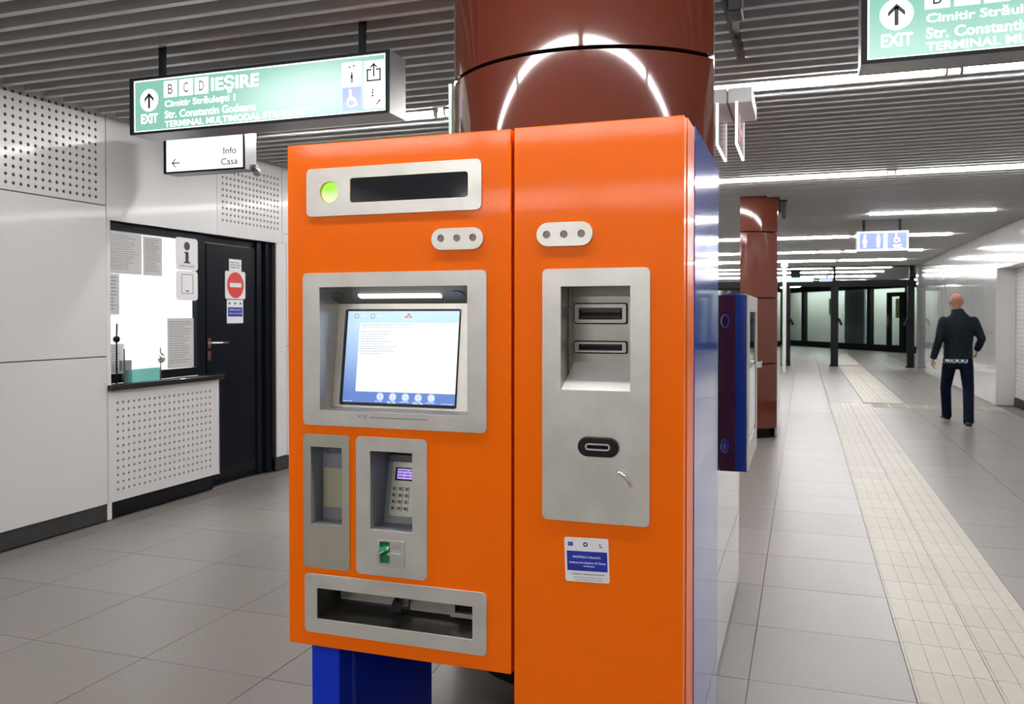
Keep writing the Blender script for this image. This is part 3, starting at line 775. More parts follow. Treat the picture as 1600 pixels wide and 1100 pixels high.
def exit_sign(x0, yf, label):
    zt, zb = 2.765, 2.465; wd = 1.545; x1 = x0 + wd; dx = x0 + 3.41
    r = empty('exit_sign', ((x0 + x1) / 2, yf + .09, 2.465), label, 'sign')
    SFc = front(yf)
    obj('casing', P(front(yf + .012), rrect(x0, x1, zb, zt), -.168, 0), M['frame_side'], r)
    obj('frame', P(SFc, rrect(x0, x1, zb, zt), -.012, .0, [rrect(x0 + .022, x1 - .018, zb + .012, zt - .014)]), M['frame'], r)
    cxm = x0 + .92
    obj('face_border', P(SFc, rrect(x0 + .022, x1 - .018, zb + .012, zt - .014), -.011, -.0095), white_e, r)
    obj('lit_face', P(SFc, rrect(x0 + .030, x1 - .026, zb + .019, zt - .021), -.0095, -.008), backlit('sign green ' + str(round(x0, 1)), (.22, .49, .40), (cxm + .22, 2.615), (.60, .21), .86, (.72, .98, .88)), r)
    A0, A1 = -.008, -.0068
    T = lambda s, a, b, c, d, bold=.02, m=None, ww=-.0065: text('lettering', s, SFc, a + dx, b + dx, c, d, ww, m or white_e, r, bold)
    obj('arrow_disc', P(SFc, circ(-3.286 + dx, 2.642, .059, 30), A0, A1), white_e, r)
    obj('arrow', arrow_up(bmesh.new(), SFc, -3.286 + dx, 2.641, .082, .060, .014, A1, A1 + .001), dark_p, r)
    T('EXIT', -3.339, -3.229, 2.520, 2.570, .03)
    for i, (c, a) in enumerate((('B', -3.1894), ('C', -3.0900), ('D', -2.9920))):
        b_ = obj('letter_tile', P(SFc, rrect(a + dx, a + .0855 + dx, 2.648, 2.733), A0, A1), white_e, r)
        text('lettering', c, SFc, a + .027 + dx, a + .058 + dx, 2.664, 2.716, A1 + .0006, dark_p, r, .005)
    T('IEŞIRE', -2.888, -2.597, 2.630 + .008, 2.728, .03)
    T('Cimitir Străuleşti 1', -3.184, -2.741, 2.588, 2.634, .022); T('Str. Constantin Godeanu', -3.1845, -2.6167, 2.537, 2.578, .022)
    T('TERMINAL MULTIMODAL STRAULEŞTI', -3.1845, -2.2855, 2.482, 2.526, .022)
    cells = (((-2.1218, -2.0135, 2.609, 2.7255), 'men'), ((-2.0030, -1.894, 2.603, 2.7215), 'out'), ((-2.1190, -2.017, 2.4925, 2.602), 'chair'), ((-2.0013, -1.8943, 2.491, 2.599), 'stairs'))
    for (a, b, c, d), k in cells:
        a += dx; b += dx; u, v = (a + b) / 2, (c + d) / 2
        obj('pictogram_tile', P(SFc, rrect(a, b, c, d), A0, A1), blue_e if k == 'chair' else white_e, r)
        bm = bmesh.new(); e0, e1 = A1, A1 + .001
        if k == 'men':
            person_icon(bm, SFc, u, v - .017, .052, e0, e1)
            for t in (-.012, .012): prism(bm, SFc, circ(u + t, v + .036 + t * .2, .005, 8), e0, e1)
        elif k == 'out':
            for q in (rrect(u - .038, u + .038, v - .040, v - .032), rrect(u - .038, u - .030, v - .040, v + .018), rrect(u + .030, u + .038, v - .040, v + .018), rrect(u - .038, u - .012, v + .012, v + .020), rrect(u + .012, u + .038, v + .012, v + .020)): prism(bm, SFc, q, e0, e1)
            arrow_up(bm, SFc, u, v + .015, .066, .034, .008, e0, e1)
        elif k == 'chair': wheelchair(bm, SFc, u, v, .095, e0, e1)
        else:
            for t in (.018, .004): prism(bm, SFc, rrect(u - .012, u - .002, v + t, v + t + .010), e0, e1)
            prism(bm, SFc, circ(u - .006, v + .035, .005, 8), e0, e1)
            prism(bm, SFc, [(u + .010, v - .034), (u + .014, v - .038), (u + .032, v - .020), (u + .028, v - .016)], e0, e1); prism(bm, SFc, [(u + .018, v - .014), (u + .036, v - .012), (u + .034, v - .032), (u + .030, v - .018)], e0, e1)
        obj('pictogram', bm, white_e if k == 'chair' else dark_p, r)
    for xx in (x0 + .14, x1 - .19): obj('hanger', B(xx - .014, xx + .014, yf + .076, yf + .104, zt, 3.22), M['frame'], r)
    return r
exit_sign(-3.41, 3.60, 'long backlit green exit sign hanging at upper left above the white info sign')
exit_sign(.205, 3.50, 'backlit green exit sign cut off at the upper right, above the tactile strip')

# white info sign behind the left exit sign
r = empty('info_sign', (-4.15, 5.19, 2.55), 'white lit sign reading Info Casa hanging below the left exit sign', 'sign')
yf = 5.10; IF = front(yf); x0, x1, zb, zt = -4.516, -3.80, 2.556, 2.835
obj('casing', P(front(yf + .012), rrect(x0, x1, zb, zt), -.13, 0), M['frame_side'], r)
obj('frame', P(IF, rrect(x0, x1, zb, zt), -.012, 0, [rrect(x0 + .020, x1 - .013, zb + .013, zt - .013)]), M['frame'], r)
obj('lit_face', P(IF, rrect(x0 + .020, x1 - .013, zb + .013, zt - .013), -.011, -.008), emit('info white', (1, 1, 1), 1.15), r)
text('lettering', 'Info', IF, -3.985, -3.873, 2.672, 2.722, -.0065, dark_p, r, .012); text('lettering', 'Casa', IF, -4.006, -3.863, 2.594, 2.643, -.0065, dark_p, r, .012)
bm = P(IF, rrect(-4.44, -4.375, 2.6275, 2.6365), -.008, -.0068)
for s in (-1, 1): prism(bm, IF, [(-4.449, 2.632), (-4.415, 2.632 + s * .034), (-4.405, 2.632 + s * .034), (-4.437, 2.632)], -.008, -.0068)
obj('arrow', bm, dark_p, r)
for xx in (-4.40, -3.92): obj('hanger', B(xx - .012, xx + .012, yf + .06, yf + .085, zt, 3.22), M['frame'], r)
bm = bmesh.new(); bmesh.ops.create_uvsphere(bm, u_segments=14, v_segments=8, radius=.03, matrix=Matrix.Translation((-3.775, 5.215, 2.545))); box(bm, -3.80, -3.77, 5.19, 5.235, 2.57, 2.60)
obj('sensor', bm, M['frame_side'], r, smooth=False)

# toilets sign down the hall
r = empty('toilet_sign', (1.11, 13.75, 2.465), 'small lit blue and white toilet sign hanging in the far hall', 'sign')
yf = 13.7; TF = front(yf); x0, x1, zb, zt = .755, 1.475, 2.46, 2.765
obj('casing', P(front(yf + .01), rrect(x0, x1, zb, zt), -.12, 0), M['frame'], r)
obj('lit_face', P(TF, rrect(x0 + .006, x1 - .006, zb + .006, zt - .006), -.01, 0), emit('wc white', (.86, .90, 1), 1.2), r)
for a, b, k in ((x0 + .04, x0 + .375, 0), (x0 + .425, x1 - .03, 1)):
    obj('blue_panel', P(TF, rrect(a, b, zb + .035, zt - .03, .02, 3), 0, .002), emit('wc blue %d' % k, (.24, .32, .76), .85), r)
bm = bmesh.new(); person_icon(bm, TF, x0 + .115, 2.615, .19, .002, .004, True); obj('pictogram', bm, white_e, r)
bm = bmesh.new(); person_icon(bm, TF, x0 + .30, 2.615, .19, .002, .004); obj('pictogram', bm, white_e, r)
bm = bmesh.new(); wheelchair(bm, TF, x0 + .555, 2.650, .15, .002, .004); obj('pictogram', bm, white_e, r)
text('lettering', 'WC', TF, x0 + .50, x0 + .63, 2.500, 2.560, .004, white_e, r, .03)
for xx in (x0 + .1, x1 - .12): obj('hanger', B(xx - .02, xx + .02, yf + .05, yf + .09, zt, 3.22), M['frame'], r)

# things fixed on the near column's flat side
r = empty('emergency_exit_light', (-.28, 4.2, 2.5), 'small emergency light with hanging pale pink acrylic plate on the near column side', 'sign')
obj('lamp_body', B(-.333, -.225, 3.99, 4.40, 2.475, 2.545, .006), M['white'], r)
o = obj('acrylic_plate', B(-.296, -.286, 3.97, 4.41, 2.285, 2.474), M['pink'], r)
bm = bmesh.new(); box(bm, -.297, -.285, 3.966, 3.974, 2.285, 2.474); box(bm, -.297, -.285, 3.974, 4.406, 2.281, 2.287); box(bm, -.297, -.285, 4.406, 4.414, 2.281, 2.474)
obj('lit_edge', bm, emit('edge light', (1, .95, .96), 1.3), o)
PF = leftw(-.286)
bm = bmesh.new(); prism(bm, PF, rrect(4.05, 4.12, 2.31, 2.44), .0005, .0012); prism(bm, PF, [(4.15, 2.36), (4.25, 2.36), (4.25, 2.33), (4.33, 2.375), (4.25, 2.42), (4.25, 2.39), (4.15, 2.39)], .0005, .0012)
obj('pictogram', bm, mat('pale red print', (.75, .35, .35), .5), o)
def device(x, y, z, label):
    r = empty('speaker_bracket', (x, y, z), label, 'bracket')
    bm = B(x, x + .03, y, y + .05, z - .02, z + .17); box(bm, x + .03, x + .10, y + .01, y + .04, z + .11, z + .14); obj('bracket_arm', bm, M['black'], r)
    obj('speaker_body', B(x + .04, x + .095, y + .0, y + .14, z - .09, z + .10, .006), M['rubber'], r)
device(-.332, 3.46, 2.80, 'black bracketed device high on the near column side, under the ceiling')
device(-.297, 11.00, 2.80, 'black bracketed device at the top of the far column')
r = empty('wall_cabinet', (-.28, 4.0, .845), 'glossy blue cabinet with two round locks fixed to the near column side', 'cabinet')
y0, y1, zb, zt = 3.63, 4.40, .845, 1.587
obj('cabinet_body', B(-.333, -.228, y0 + .004, y1, zb, zt, .002), M['blue_box'], r)
BF = front(y0 + .004)
fp = obj('polished_panel', P(BF, rrect(-.3325, -.268, zb + .002, zt - .002), .0, .004), M['maroon_reflection'], r)
obj('blue_panel', P(BF, rrect(-.267, -.222, zb + .002, zt - .002), 0, .004), M['blue_box'], r)
obj('light_trim', P(BF, rrect(-.2218, -.217, zb, zt), 0, .005), M['chrome'], r)
obj('light_trim', P(BF, rrect(-.333, -.222, zt - .0015, zt + .004), 0, .005), M['chrome'], r)
for v in (1.476, .952):
    l = obj('round_lock', P(BF, circ(-.3095, v, .017, 20, .030), .004, .012, [circ(-.3095, v, .0125, 18, .024)]), M['chrome'], r)
    obj('lock_core', P(BF, [(-.3095, v + .024), (-.301, v), (-.3095, v - .024), (-.318, v)], .004, .009), M['chrome'] if v < 1.2 else M['maroon_reflection'], l)
CF = leftw(-.228)
dr = obj('cabinet_door', P(CF, rrect(y0 + .004, y1, zb, zt), .0, .010, [rrect(y0 + .16, y1 - .10, zb + .10, zt - .07)]), M['bezel_grey'], r)
obj('pane', P(CF, rrect(y0 + .16, y1 - .10, zb + .10, zt - .07), .002, .006), M['black_gloss'], dr)
obj('notice', P(CF, rrect(y0 + .20, y1 - .14, zb + .13, zb + .42), .0062, .0068), M['white_print'], dr)
obj('latch', P(CF, rrect(y1 - .12, y1 - .02, 1.245, 1.275), .010, .035), M['chrome'], dr)

# ------------------------------------------------------------------ information booth
XW = -4.88; WF = leftw(XW); DF = leftw(-4.90)
r = empty('counter', (-4.82, 5.46, 0), 'information booth counter with perforated white front and black worktop', 'counter')
obj('perforated_front', perforated(LW, 4.842, 6.085, .125, .945, 4.932, 20, .209, 13, .0540, .0537, .0105), M['panel'], r)
obj('counter_body', B(-4.99, -4.8155, 4.88, 6.075, .10, .944), M['black'], r)
obj('end_panel', B(-4.92, -4.80, 6.0755, 6.086, .12, .9445), M['white'], r)
obj('plinth', B(-4.97, -4.83, 4.84, 6.03, 0, .121), M['base'], r)
obj('worktop', B(-4.872, -4.755, 4.842, 6.10, .947, .990, .004), M['worktop'], r)
wn = struct('window_1', P(WF, rrect(4.878, 5.99, .992, 2.20), -.04, .012, [rrect(4.885, 5.885, 1.062, 2.135)]), M['door'])
obj('pane', P(WF, rrect(4.885, 5.885, 1.062, 2.135), -.012, -.006), M['glass'], wn)
# room behind the glass
bm = bmesh.new()
for q in ((-7.0, -6.9, 3.9, 7.2, 0, 2.7), (-6.9, -4.99, 3.8, 3.9, 0, 2.7), (-6.9, -5.12, 7.2, 7.3, 0, 2.7), (-6.9, -5.0, 3.9, 7.2, 0, .02)): box(bm, *q)
bo = struct('wall_booth', bm, M['white'])
struct('ceiling_booth', B(-6.9, -4.99, 3.9, 7.2, 2.6, 2.7), M['white'])
bl = empty('ceiling_light', (-5.8, 5.6, 2.59), 'bright panel light on the ceiling inside the information booth', 'light')
obj('diffuser', B(-6.3, -5.3, 4.7, 6.3, 2.57, 2.585), emit('booth diffuser', (1, 1, 1), 24.0), bl); obj('frame', B(-6.33, -5.27, 4.67, 6.33, 2.585, 2.60), M['white'], bl)
# notices on the glass
def notice(u0, u1, v0, v1, label, rows_=14, F_=None, name='paper_notice', cat='notice'):
    F_ = F_ or WF
    o = obj(name, P(F_, rrect(u0, u1, v0, v1), -.0055, -.0035), M['paper']); tag(o, label, cat, 'paper notices on the booth window')
    h = v1 - v0; pt = h * .86 / rows_
    bm = words(bmesh.new(), F_, u0 + .02, u1 - .02, v1 - h * .07, pt, rows_, pt * .30, -.003, 1, .35, .012, .05)
    obj('print', bm, M['ink_grey'], o, recalc=False)
notice(4.888, 5.272, 1.817, 2.128, 'wide printed notice in the top left of the booth window', 16)
notice(5.286, 5.494, 1.815, 2.122, 'narrow printed notice beside the wide one at the top of the booth window', 16)
notice(4.888, 5.041, 1.507, 1.812, 'printed notice at the left edge of the booth window, below the wide one', 10)
notice(4.888, 5.081, 1.066, 1.286, 'printed notice in the lower left corner of the booth window', 10)
notice(5.546, 5.858, 1.067, 1.479, 'printed notice in the lower right corner of the booth window', 18)
o = obj('information_sign', P(WF, rrect(5.625, 5.889, 1.876, 2.146, .03, 4), .012, .018), M['white_print']); tag(o, 'white plate with a black letter i on the booth window', 'sign')
bm = P(WF, circ(5.757, 2.078, .036, 18, .036), .018, .019); prism(bm, WF, rrect(5.738, 5.776, 1.945, 2.030), .018, .019); prism(bm, WF, rrect(5.724, 5.776, 2.018, 2.030), .018, .019); prism(bm, WF, rrect(5.720, 5.796, 1.935, 1.948), .018, .019)
obj('letter', bm, M['ink'], o); text('lettering', 'Informații', WF, 5.668, 5.848, 1.897, 1.922, .0185, M['ink_grey'], o, .01)
o = obj('intercom_plate', P(WF, rrect(5.624, 5.887, 1.626, 1.873, .03, 4), .012, .018), M['white_print']); tag(o, 'white intercom plate below the letter i sign on the booth window', 'intercom')
obj('panel_outline', P(WF, rrect(5.690, 5.830, 1.680, 1.845), .018, .0195, [rrect(5.696, 5.824, 1.686, 1.839)]), M['ink_grey'], o)
obj('arrow', P(WF, [(5.735, 1.710), (5.785, 1.710), (5.760, 1.695)], .018, .0195), M['ink'], o)
# glass speech box on the worktop
r = empty('glass_tray', (-4.80, 5.18, .990), 'teal glass speech tray with metal clamps on the black worktop', 'glass tray')
obj('glass_block', B(-4.862, -4.775, 5.05, 5.34, .9905, 1.095, .004), M['teal'], r)
obj('upright_pane', B(-4.822, -4.814, 4.99, 5.385, 1.02, 1.25), M['glass'], r)
obj('clamp', B(-4.826, -4.80, 4.975, 5.075, 1.085, 1.165, .004), M['frame_side'], r)
bm = bmesh.new(); bmesh.ops.create_uvsphere(bm, u_segments=16, v_segments=10, radius=.04, matrix=Matrix.Translation((-4.785, 5.365, 1.165)) @ Matrix.Diagonal((.7, 1, 1, 1))); obj('round_clamp', bm, M['chrome'], r, smooth=True)
for yy in (5.0, 5.375): obj('pin', tube(bmesh.new(), [(-4.80, yy, .9905), (-4.80, yy, 1.25)], .005, 6), M['dark_in'], r)
r = empty('microphone', (-4.86, 4.90, .99), 'small black gooseneck microphone at the left end of the booth worktop', 'microphone')
obj('stem', tube(bmesh.new(), [(-4.80, 4.925, .9905), (-4.80, 4.925, 1.30), (-4.805, 4.935, 1.44)], .006, 8), M['black'], r)
bm = bmesh.new(); bmesh.ops.create_uvsphere(bm, u_segments=10, v_segments=8, radius=.026, matrix=Matrix.Translation((-4.80, 4.925, 1.325))); obj('head', bm, M['black'], r, smooth=True)
# door
dn = struct('door_1', P(DF, rrect(6.03, 6.715, .045, 2.13), -.035, .012), M['door'])
struct('trim_3', P(DF, rrect(5.99, 6.935, .0, 2.20), -.05, .0, [rrect(6.025, 6.72, .04, 2.135)]), M['door'])
obj('frame', P(DF, rrect(6.725, 6.80, .0, 2.20), 0, .025), M['door'], dn); obj('frame', P(DF, rrect(6.83, 6.93, .0, 2.20), 0, .05), M['door'], dn); obj('kick_plate', P(DF, rrect(6.08, 6.70, .06, .14), .012, .015), M['black'], dn)
h = obj('door_handle', tube(bmesh.new(), [DF(6.055, 1.262, .012), DF(6.055, 1.262, .06), DF(6.075, 1.262, .065), DF(6.245, 1.260, .065)], .011, 10), M['chrome'], dn, smooth=True)
obj('rose', P(DF, rrect(6.035, 6.08, 1.215, 1.305, .006, 2), .012, .018), M['chrome'], dn); obj('key_plate', P(DF, rrect(6.038, 6.078, 1.105, 1.195, .018, 4), .012, .018), M['chrome'], dn); obj('keyhole', P(DF, circ(6.058, 1.155, .009, 10), .018, .019), M['ink'], dn)
o = obj('door_plate', P(DF, rrect(6.335, 6.505, 1.902, 2.010), .012, .016), M['white_print']); tag(o, 'small printed plate above the no entry sign on the dark door', 'sign')
obj('print', words(bmesh.new(), DF, 6.35, 6.495, 1.985, .022, 3, .010, .0165, 1, .2, .03, .07), M['ink_grey'], o, recalc=False)
o = obj('no_entry_sign', P(DF, rrect(6.277, 6.56, 1.650, 1.901, .02, 4), .012, .017), M['white_print']); tag(o, 'red round no entry sign on the dark booth door', 'sign')
obj('red_disc', P(DF, circ(6.4185, 1.776, .118, 32), .017, .018), M['red'], o); obj('white_bar', P(DF, rrect(6.338, 6.499, 1.757, 1.795), .018, .019), M['white_print'], o)
o = obj('project_sign', P(DF, rrect(6.300, 6.528, 1.430, 1.643, .008, 2), .012, .016), M['white_print']); tag(o, 'white and blue plate below the no entry sign on the dark door', 'sign')
obj('blue_field', P(DF, rrect(6.312, 6.518, 1.490, 1.575), .016, .017), M['blue_print'], o)
text('lettering', 'MAGISTRALA 4. Racordul 2.', DF, 6.335, 6.495, 1.545, 1.558, .0175, M['white_print'], o, .02); text('lettering', 'Secțiunea Parc Bazilescu - Străulești', DF, 6.325, 6.505, 1.512, 1.526, .0175, M['white_print'], o, .02)
for u in (6.335, 6.414, 6.49): obj('emblem', P(DF, circ(u, 1.610, .012, 10), .016, .017), M['ink'] if u > 6.4 else M['blue_print'], o)

# ------------------------------------------------------------------ glazed portal at the end of the hall
PY = 26.5
r = empty('glazed_portal', (1.2, PY, 0), 'dark framed glazed portal closing the far end of the hall', 'portal')
PFc = front(PY)
for a, b in ((-.58, -.36), (.765, .975), (2.82, 3.0)):
    h_ = -1 if a > 2 else 1
    o = obj('post', B(a, b, PY - .08, PY + .12, 0, 2.38), M['frame'], r)
    obj('foot', B(a - .03, b + .004, PY - .10, PY + .14, 0, .05), M['frame'], o)
    obj('handle', tube(bmesh.new(), [((a + b) / 2 + h_ * .08, PY - .08, 1.42), ((a + b) / 2 + h_ * .12, PY - .20, 1.38), ((a + b) / 2 + h_ * .19, PY - .22, 1.22)], .035, 8), M['black'], o)
obj('header', B(-4.7, 3.0, PY - .08, PY + .12, 2.90, 3.05), M['frame'], r)
obj('transom', B(-4.7, 3.0, PY - .08, PY + .14, 2.36, 2.53), M['frame'], r)
for a, b in ((.83, .90), (2.86, 3.0), (-.55, -.48), (-2.3, -2.2)): obj('mullion', B(a, b, PY - .05, PY + .09, 2.53, 2.90), M['frame'], r)
for a, b in ((-.48, .83), (.90, 2.86), (-2.2, -.55), (-4.7, -2.3)): obj('pane', B(a, b, PY + .01, PY + .02, 2.53, 2.90), M['glass'], r)
obj('exit_strip', B(-.62, .28, PY - .14, PY - .09, 2.50, 2.62), emit('strip green', (.55, 1.0, .86), 1.0), r)
obj('wall_device', B(-.36, -.08, PY - .18, PY - .09, 2.62, 2.86, .01), M['black'], r)
obj('blue_strip', B(.45, .80, PY - .12, PY - .09, 2.50, 2.60), emit('strip blue', (.45, .52, .95), .9), r)
for a, b in ((-2.4, -2.2), (-4.70, -4.55)): obj('post', B(a, b, PY - .08, PY + .12, 0, 2.38), M['frame'], r)
for a, b in ((-2.2, -.6), (-4.55, -2.4)): obj('pane', B(a, b, PY + .01, PY + .02, 0, 2.36), M['glass_far'], r)
r = empty('slim_pole', (-.47, 23.6, 0), 'slim white pole standing beside the left post of the far portal', 'pole')
obj('shaft', tube(bmesh.new(), [(-.475, 23.6, 0), (-.475, 23.6, 3.05)], .045, 10), M['white'], r); obj('head', B(-.56, -.40, 23.5, 23.7, 2.78, 2.92, .01), M['white'], r)
# lobby beyond: slanting glazed front
fa = Vector((-2.6, 47.5, 0)); fb = Vector((5.2, 35.2, 0)); du = (fb - fa).normalized(); dn_ = Vector((du.y, -du.x, 0)); Lf = (fb - fa).length
def FF_(u, v, w_=0): return fa + du * u + Vector((0, 0, v)) + dn_ * w_
r = empty('lobby_front', tuple((fa + fb) / 2), 'slanting dark framed glazed front of the lobby beyond the portal', 'glazed front')
obj('back_wall', P(FF_, rrect(0, Lf, 0, 3.1), -2.1, -2.0), M['far_wall'], r)
bm = P(FF_, rrect(1, Lf - 1, 2.96, 3.0), -1.2, -1.05)
obj('added_glow_strip', bm, M['lamp'], r)  # glowing strip added behind the glazing to brighten the dim lobby
obj('lobby_floor', P(FF_, rrect(0, Lf, 0, .004), -2.0, -.1), M['tile_far'], r)
obj('base_rail', P(FF_, rrect(0, Lf, 0, .28), -.1, .1), M['frame'], r); obj('head_rail', P(FF_, rrect(0, Lf, 2.62, 2.9), -.1, .1), M['frame'], r)
us = [.2, 2.6, 4.85, 7.25, 9.82, 12.2, 14.2]
for i, u in enumerate(us):
    obj('mullion', P(FF_, rrect(u, u + .22, .28, 2.62), -.1, .1), M['frame'], r)
    if i < len(us) - 1: obj('pane', P(FF_, rrect(u + .22, us[i + 1], .28, 2.62), -.02, .0), M['glass_far'], r)
obj('grey_leaf', P(FF_, rrect(7.96, 9.35, .28, 2.62), -.22, -.12), M['far_grey'], r)
d_ = obj('lobby_door', P(FF_, rrect(11.18, 12.24, .1, 2.45), .1, .16, [rrect(11.46, 11.96, .3, 2.27)]), M['frame'], r)
obj('door_pull', P(FF_, rrect(11.30, 11.35, 1.05, 1.5), .16, .22), M['chrome'], d_)
obj('poster', P(FF_, rrect(11.4, 12.0, 1.4, 2.2), -.12, -.1), mat('poster ochre', (.42, .38, .16), .6, var=.3, vscale=2), r)
obj('poster', P(FF_, rrect(6.8, 7.15, 1.5, 2.3), -.12, -.1), bpy.data.materials['poster ochre'], r)
struct('wall_lobby', B(6.3, 6.45, 27, 53, 0, 3.25), M['far_wall'])
struct('wall_lobby_left', B(-5.1, -5.0, 26.6, 53, 0, 3.25), M['far_wall'])
struct('wall_return', B(3.08, 6.4, 26.55, 26.7, 0, 3.25), M['far_wall'])
struct('ceiling_lobby', B(-5, 6.4, 40.5, 53, 3.0, 3.1), M['far_wall'])

# ------------------------------------------------------------------ the walking man
def loft(bm, rings, n=14):
    # rings: (center, rx, ry[, axis dir]) closed tube of ellipses
    rs = []
    for i, q in enumerate(rings):
        c = Vector(q[0]); rx, ry = q[1], q[2]
        a = Vector(rings[max(i - 1, 0)][0]); b = Vector(rings[min(i + 1, len(rings) - 1)][0]); d = (b - a).normalized()
        ux = Vector((1, 0, 0)); ux = (ux - d * ux.dot(d)).normalized(); uy = d.cross(ux)
        rs.append([bm.verts.new(c + ux * rx * math.cos(2 * PI * k / n) + uy * ry * math.sin(2 * PI * k / n)) for k in range(n)])
    for i in range(len(rs) - 1):
        for k in range(n): bm.faces.new((rs[i][k], rs[i][(k + 1) % n], rs[i + 1][(k + 1) % n], rs[i + 1][k]))
    bm.faces.new(rs[0][::-1]); bm.faces.new(rs[-1])
    return bm
def fuse(name, bm, m, parent, vox, smooth_it=6):
    bmesh.ops.recalc_face_normals(bm, faces=bm.faces)
    me = bpy.data.meshes.new(name); bm.to_mesh(me); bm.free()
    t = bpy.data.objects.new('tmp', me); C.objects.link(t)
    md = t.modifiers.new('r', 'REMESH'); md.mode = 'VOXEL'; md.voxel_size = vox
    ms = t.modifiers.new('s', 'SMOOTH'); ms.iterations = smooth_it; ms.factor = .5
    dg = bpy.context.evaluated_depsgraph_get(); dg.update()
    m2 = bpy.data.meshes.new_from_object(t.evaluated_get(dg)); bpy.data.objects.remove(t)
    m2.materials.clear(); m2.materials.append(m); m2.name = name
    for p_ in m2.polygons: p_.use_smooth = True
    o = bpy.data.objects.new(name, m2); C.objects.link(o)
    if parent is not None: adopt(o, parent)
    return o
OX, OY = 2.015, 12.95
def W(x, y, z): return Vector((OX + x, OY + y, z))
hipL, kneL, ankL = W(-.095, 0, .90), W(-.125, .17, .49), W(-.075, .40, .10)
hipR, kneR, ankR = W(.095, 0, .90), W(.115, -.10, .49), W(.075, -.37, .10)
shL, elL, wrL = W(-.185, -.01, 1.42), W(-.245, -.06, 1.16), W(-.305, .02, .905)
shR, elR, wrR = W(.187, -.01, 1.42), W(.282, -.05, 1.18), W(.250, .10, 1.035)
mix = lambda a, b, t: a + (b - a) * t
bm = bmesh.new()
# trunk, neck
loft(bm, [(W(0, 0, .86), .13, .095), (W(0, 0, .98), .145, .10), (W(0, -.01, 1.15), .135, .095), (W(0, -.015, 1.32), .155, .105), (W(0, -.01, 1.44), .145, .085), (W(0, 0, 1.50), .075, .065), (W(-.012, .015, 1.56), .058, .060), (W(-.015, .02, 1.63), .058, .062)])
# head with jaw, brow, nose, ears
hc = (-.018, .035)
loft(bm, [(W(hc[0], hc[1] + .035, 1.568), .040, .040), (W(hc[0], hc[1] + .025, 1.60), .060, .068), (W(hc[0], hc[1] + .01, 1.65), .072, .090), (W(hc[0], hc[1], 1.70), .078, .099), (W(hc[0], hc[1] - .004, 1.74), .077, .099), (W(hc[0], hc[1] - .005, 1.775), .064, .083), (W(hc[0], hc[1] - .005, 1.797), .040, .052), (W(hc[0], hc[1] - .005, 1.805), .015, .02)], 18)
loft(bm, [(W(hc[0], hc[1] + .090, 1.70), .010, .012), (W(hc[0], hc[1] + .108, 1.665), .016, .014), (W(hc[0], hc[1] + .095, 1.65), .015, .012)], 8)
loft(bm, [(W(hc[0] - .028, hc[1] + .088, 1.617), .006, .006), (W(hc[0], hc[1] + .098, 1.619), .010, .009), (W(hc[0] + .028, hc[1] + .088, 1.617), .006, .006)], 8)
for s in (-1, 1):
    loft(bm, [(W(hc[0] + s * .076, hc[1] + .0, 1.655), .010, .012), (W(hc[0] + s * .085, hc[1] - .006, 1.685), .011, .020), (W(hc[0] + s * .084, hc[1] - .008, 1.712), .009, .017)], 8)
# limbs under the clothes
for h, k, a in ((hipL, kneL, ankL), (hipR, kneR, ankR)):
    loft(bm, [(h + Vector((0, 0, .03)), .075, .08), (mix(h, k, .4), .066, .07), (k, .048, .05), (mix(k, a, .3), .05, .052), (a, .034, .038), (a + Vector((0, .0, -.05)), .034, .04)])
    loft(bm, [(a + Vector((0, -.05, -.055)), .03, .028), (a + Vector((0, .06, -.06)), .036, .024), (a + Vector((0, .14, -.072)), .034, .016)])
for s_, e, w_ in ((shL, elL, wrL), (shR, elR, wrR)):
    loft(bm, [(s_, .05, .05), (mix(s_, e, .5), .045, .045), (e, .036, .036), (mix(e, w_, .4), .036, .036), (w_, .025, .028)])
def hand(bm, w_, d, side, palm, curl):
    # palm then four unequal fingers and a thumb; palm = direction the palm faces, side = towards the thumb
    d = d.normalized(); palm = (palm - d * palm.dot(d)).normalized(); tdir = d.cross(palm) * side
    c = w_ + d * .05
    for k in range(4):
        o_ = tdir * (.030 - .020 * k)
        tube(bm, [w_ + o_ * .6, w_ + d * .045 + o_, w_ + d * .09 + o_], [.015, .0125, .0105], 8)
        L = (.075, .083, .078, .060)[k]; a = w_ + d * .088 + o_; p = [a]; ang = .25
        for f in (.45, .30, .25):
            ang += curl; p.append(p[-1] + (d * math.cos(ang) + palm * math.sin(ang)) * L * f)
        tube(bm, p, [.0095, .009, .0082, .0065], 8)
    t0 = w_ + d * .03 + tdir * .028
    tube(bm, [w_ + d * .015 + tdir * .015, t0 + tdir * .018 + palm * .008, t0 + d * .03 + tdir * .032 + palm * .018, t0 + d * .058 + tdir * .030 + palm * .026], [.015, .0125, .0105, .008], 8)
hand(bm, wrL, Vector((-.15, .12, -1)), 1, Vector((1, .1, 0)), .35)
hand(bm, wrR, Vector((-.05, .45, -.75)), -1, Vector((-1, .1, 0)), .40)
man = fuse('person', bm, M['skin'], None, .0062, 3)
tag(man, 'bald man in a dark jacket and jeans walking away near the right wall', 'person')
# origin at the feet
man.data.transform(Matrix.Translation((-OX, -OY, 0))); man.location = (OX, OY, 0)
bpy.context.view_layer.update()
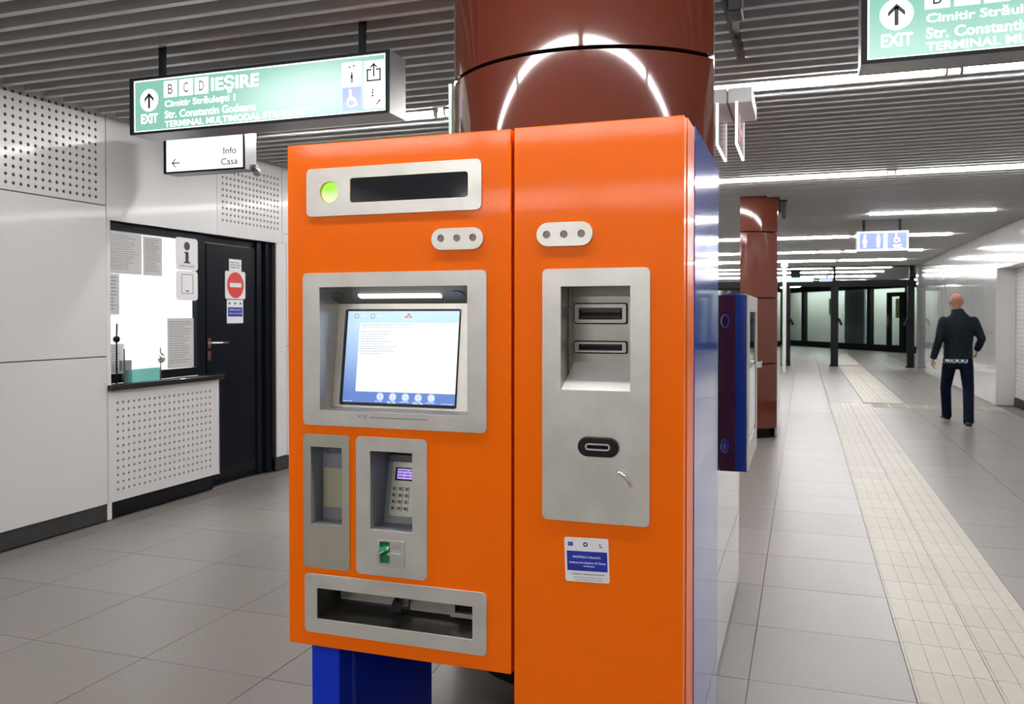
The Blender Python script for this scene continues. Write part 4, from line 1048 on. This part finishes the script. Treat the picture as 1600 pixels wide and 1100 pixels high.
# jacket
bm = bmesh.new()
loft(bm, [(W(0, -.005, .895), .178, .135), (W(0, -.005, .96), .182, .14), (W(0, -.012, 1.12), .180, .138), (W(0, -.02, 1.30), .197, .142), (W(0, -.02, 1.385), .215, .132), (W(0, -.014, 1.445), .185, .112), (W(-.002, -.006, 1.49), .135, .095), (W(-.004, -.002, 1.525), .095, .085), (W(-.01, .008, 1.555), .082, .082), (W(-.012, .012, 1.585), .080, .083)], 22)
for s_, e, w_ in ((shL, elL, wrL), (shR, elR, wrR)):
    sg = Vector((-.05 if s_ is shL else .05, 0, 0))
    loft(bm, [(s_ + Vector((0, 0, .062)) - sg * .5, .02, .03), (s_ + Vector((0, 0, .045)) - sg * .3, .048, .058), (s_ + Vector((0, 0, .01)), .066, .076), (mix(s_, e, .5), .066, .070), (e, .056, .060), (mix(e, w_, .5), .052, .055), (w_ + (w_ - e).normalized() * .005, .045, .048)])
fuse('jacket', bm, M['jacket'], man, .011, 4)
bm = bmesh.new()
for i in range(20):
    a0, a1 = 2 * PI * i / 20, 2 * PI * (i + 1) / 20
    q = []
    for a, z, k in ((a0, .915, .96), (a1, .915, .96), (a1, .852 + .006 * math.sin(3 * a1), 1.04), (a0, .852 + .006 * math.sin(3 * a0), 1.04)): q.append(bm.verts.new(W(.178 * k * math.cos(a), -.005 + .136 * k * math.sin(a), z)))
    bm.faces.new(q)
bmesh.ops.remove_doubles(bm, verts=bm.verts, dist=1e-4)
o = obj('shirt_hem', bm, M['check'], man, smooth=True); sd = o.modifiers.new('t', 'SOLIDIFY'); sd.thickness = .006
bm = bmesh.new()
loft(bm, [(W(0, 0, .99), .155, .115), (W(0, -.005, .90), .168, .125), (W(0, -.005, .83), .172, .125), (W(0, 0, .77), .15, .11)], 20)
for h, k, a in ((hipL, kneL, ankL), (hipR, kneR, ankR)):
    loft(bm, [(h, .09, .115), (mix(h, k, .3), .090, .105), (mix(h, k, .65), .080, .088), (k, .071, .078), (mix(k, a, .4), .068, .075), (mix(k, a, .8), .066, .078), (a + Vector((0, -.005, -.035)), .066, .085)])
fuse('trousers', bm, M['jeans'], man, .011, 4)
for a, yaw in ((ankL, .12), (ankR, -.06)):
    bm = bmesh.new(); z = Vector((0, 0, 1))
    f = Vector((-math.sin(yaw), math.cos(yaw), 0))
    loft(bm, [(a - f * .075 + z * -.055, .030, .03), (a - f * .05 + z * -.045, .040, .045), (a + f * .02 + z * -.045, .045, .045), (a + f * .10 + z * -.055, .049, .035), (a + f * .17 + z * -.062, .044, .026), (a + f * .205 + z * -.066, .028, .016)])
    loft(bm, [(a + z * -.06, .042, .05), (a + z * .01, .042, .05)])
    s_ = fuse('shoe', bm, M['shoe'], man, .009, 2)
    bm = bmesh.new(); pts = []
    for t in range(24):
        an = 2 * PI * t / 24; l = .065 + math.cos(an) * .145; wd = .048 * (1 - .15 * math.cos(an)) * math.sin(an)
        pts.append(a + f * l + Vector((f.y, -f.x, 0)) * wd)
    A = [bm.verts.new((p_.x, p_.y, .001)) for p_ in pts]; Bv = [bm.verts.new((p_.x, p_.y, .024)) for p_ in pts]
    bm.faces.new(A[::-1]); bm.faces.new(Bv)
    for i in range(24): bm.faces.new((A[i], A[(i + 1) % 24], Bv[(i + 1) % 24], Bv[i]))
    so = obj('sole', bm, M['sole'], None); so.parent = s_
    so.data.transform(Matrix.Translation((-OX, -OY, 0))) if False else None
    so.matrix_parent_inverse = Matrix.Identity(4)
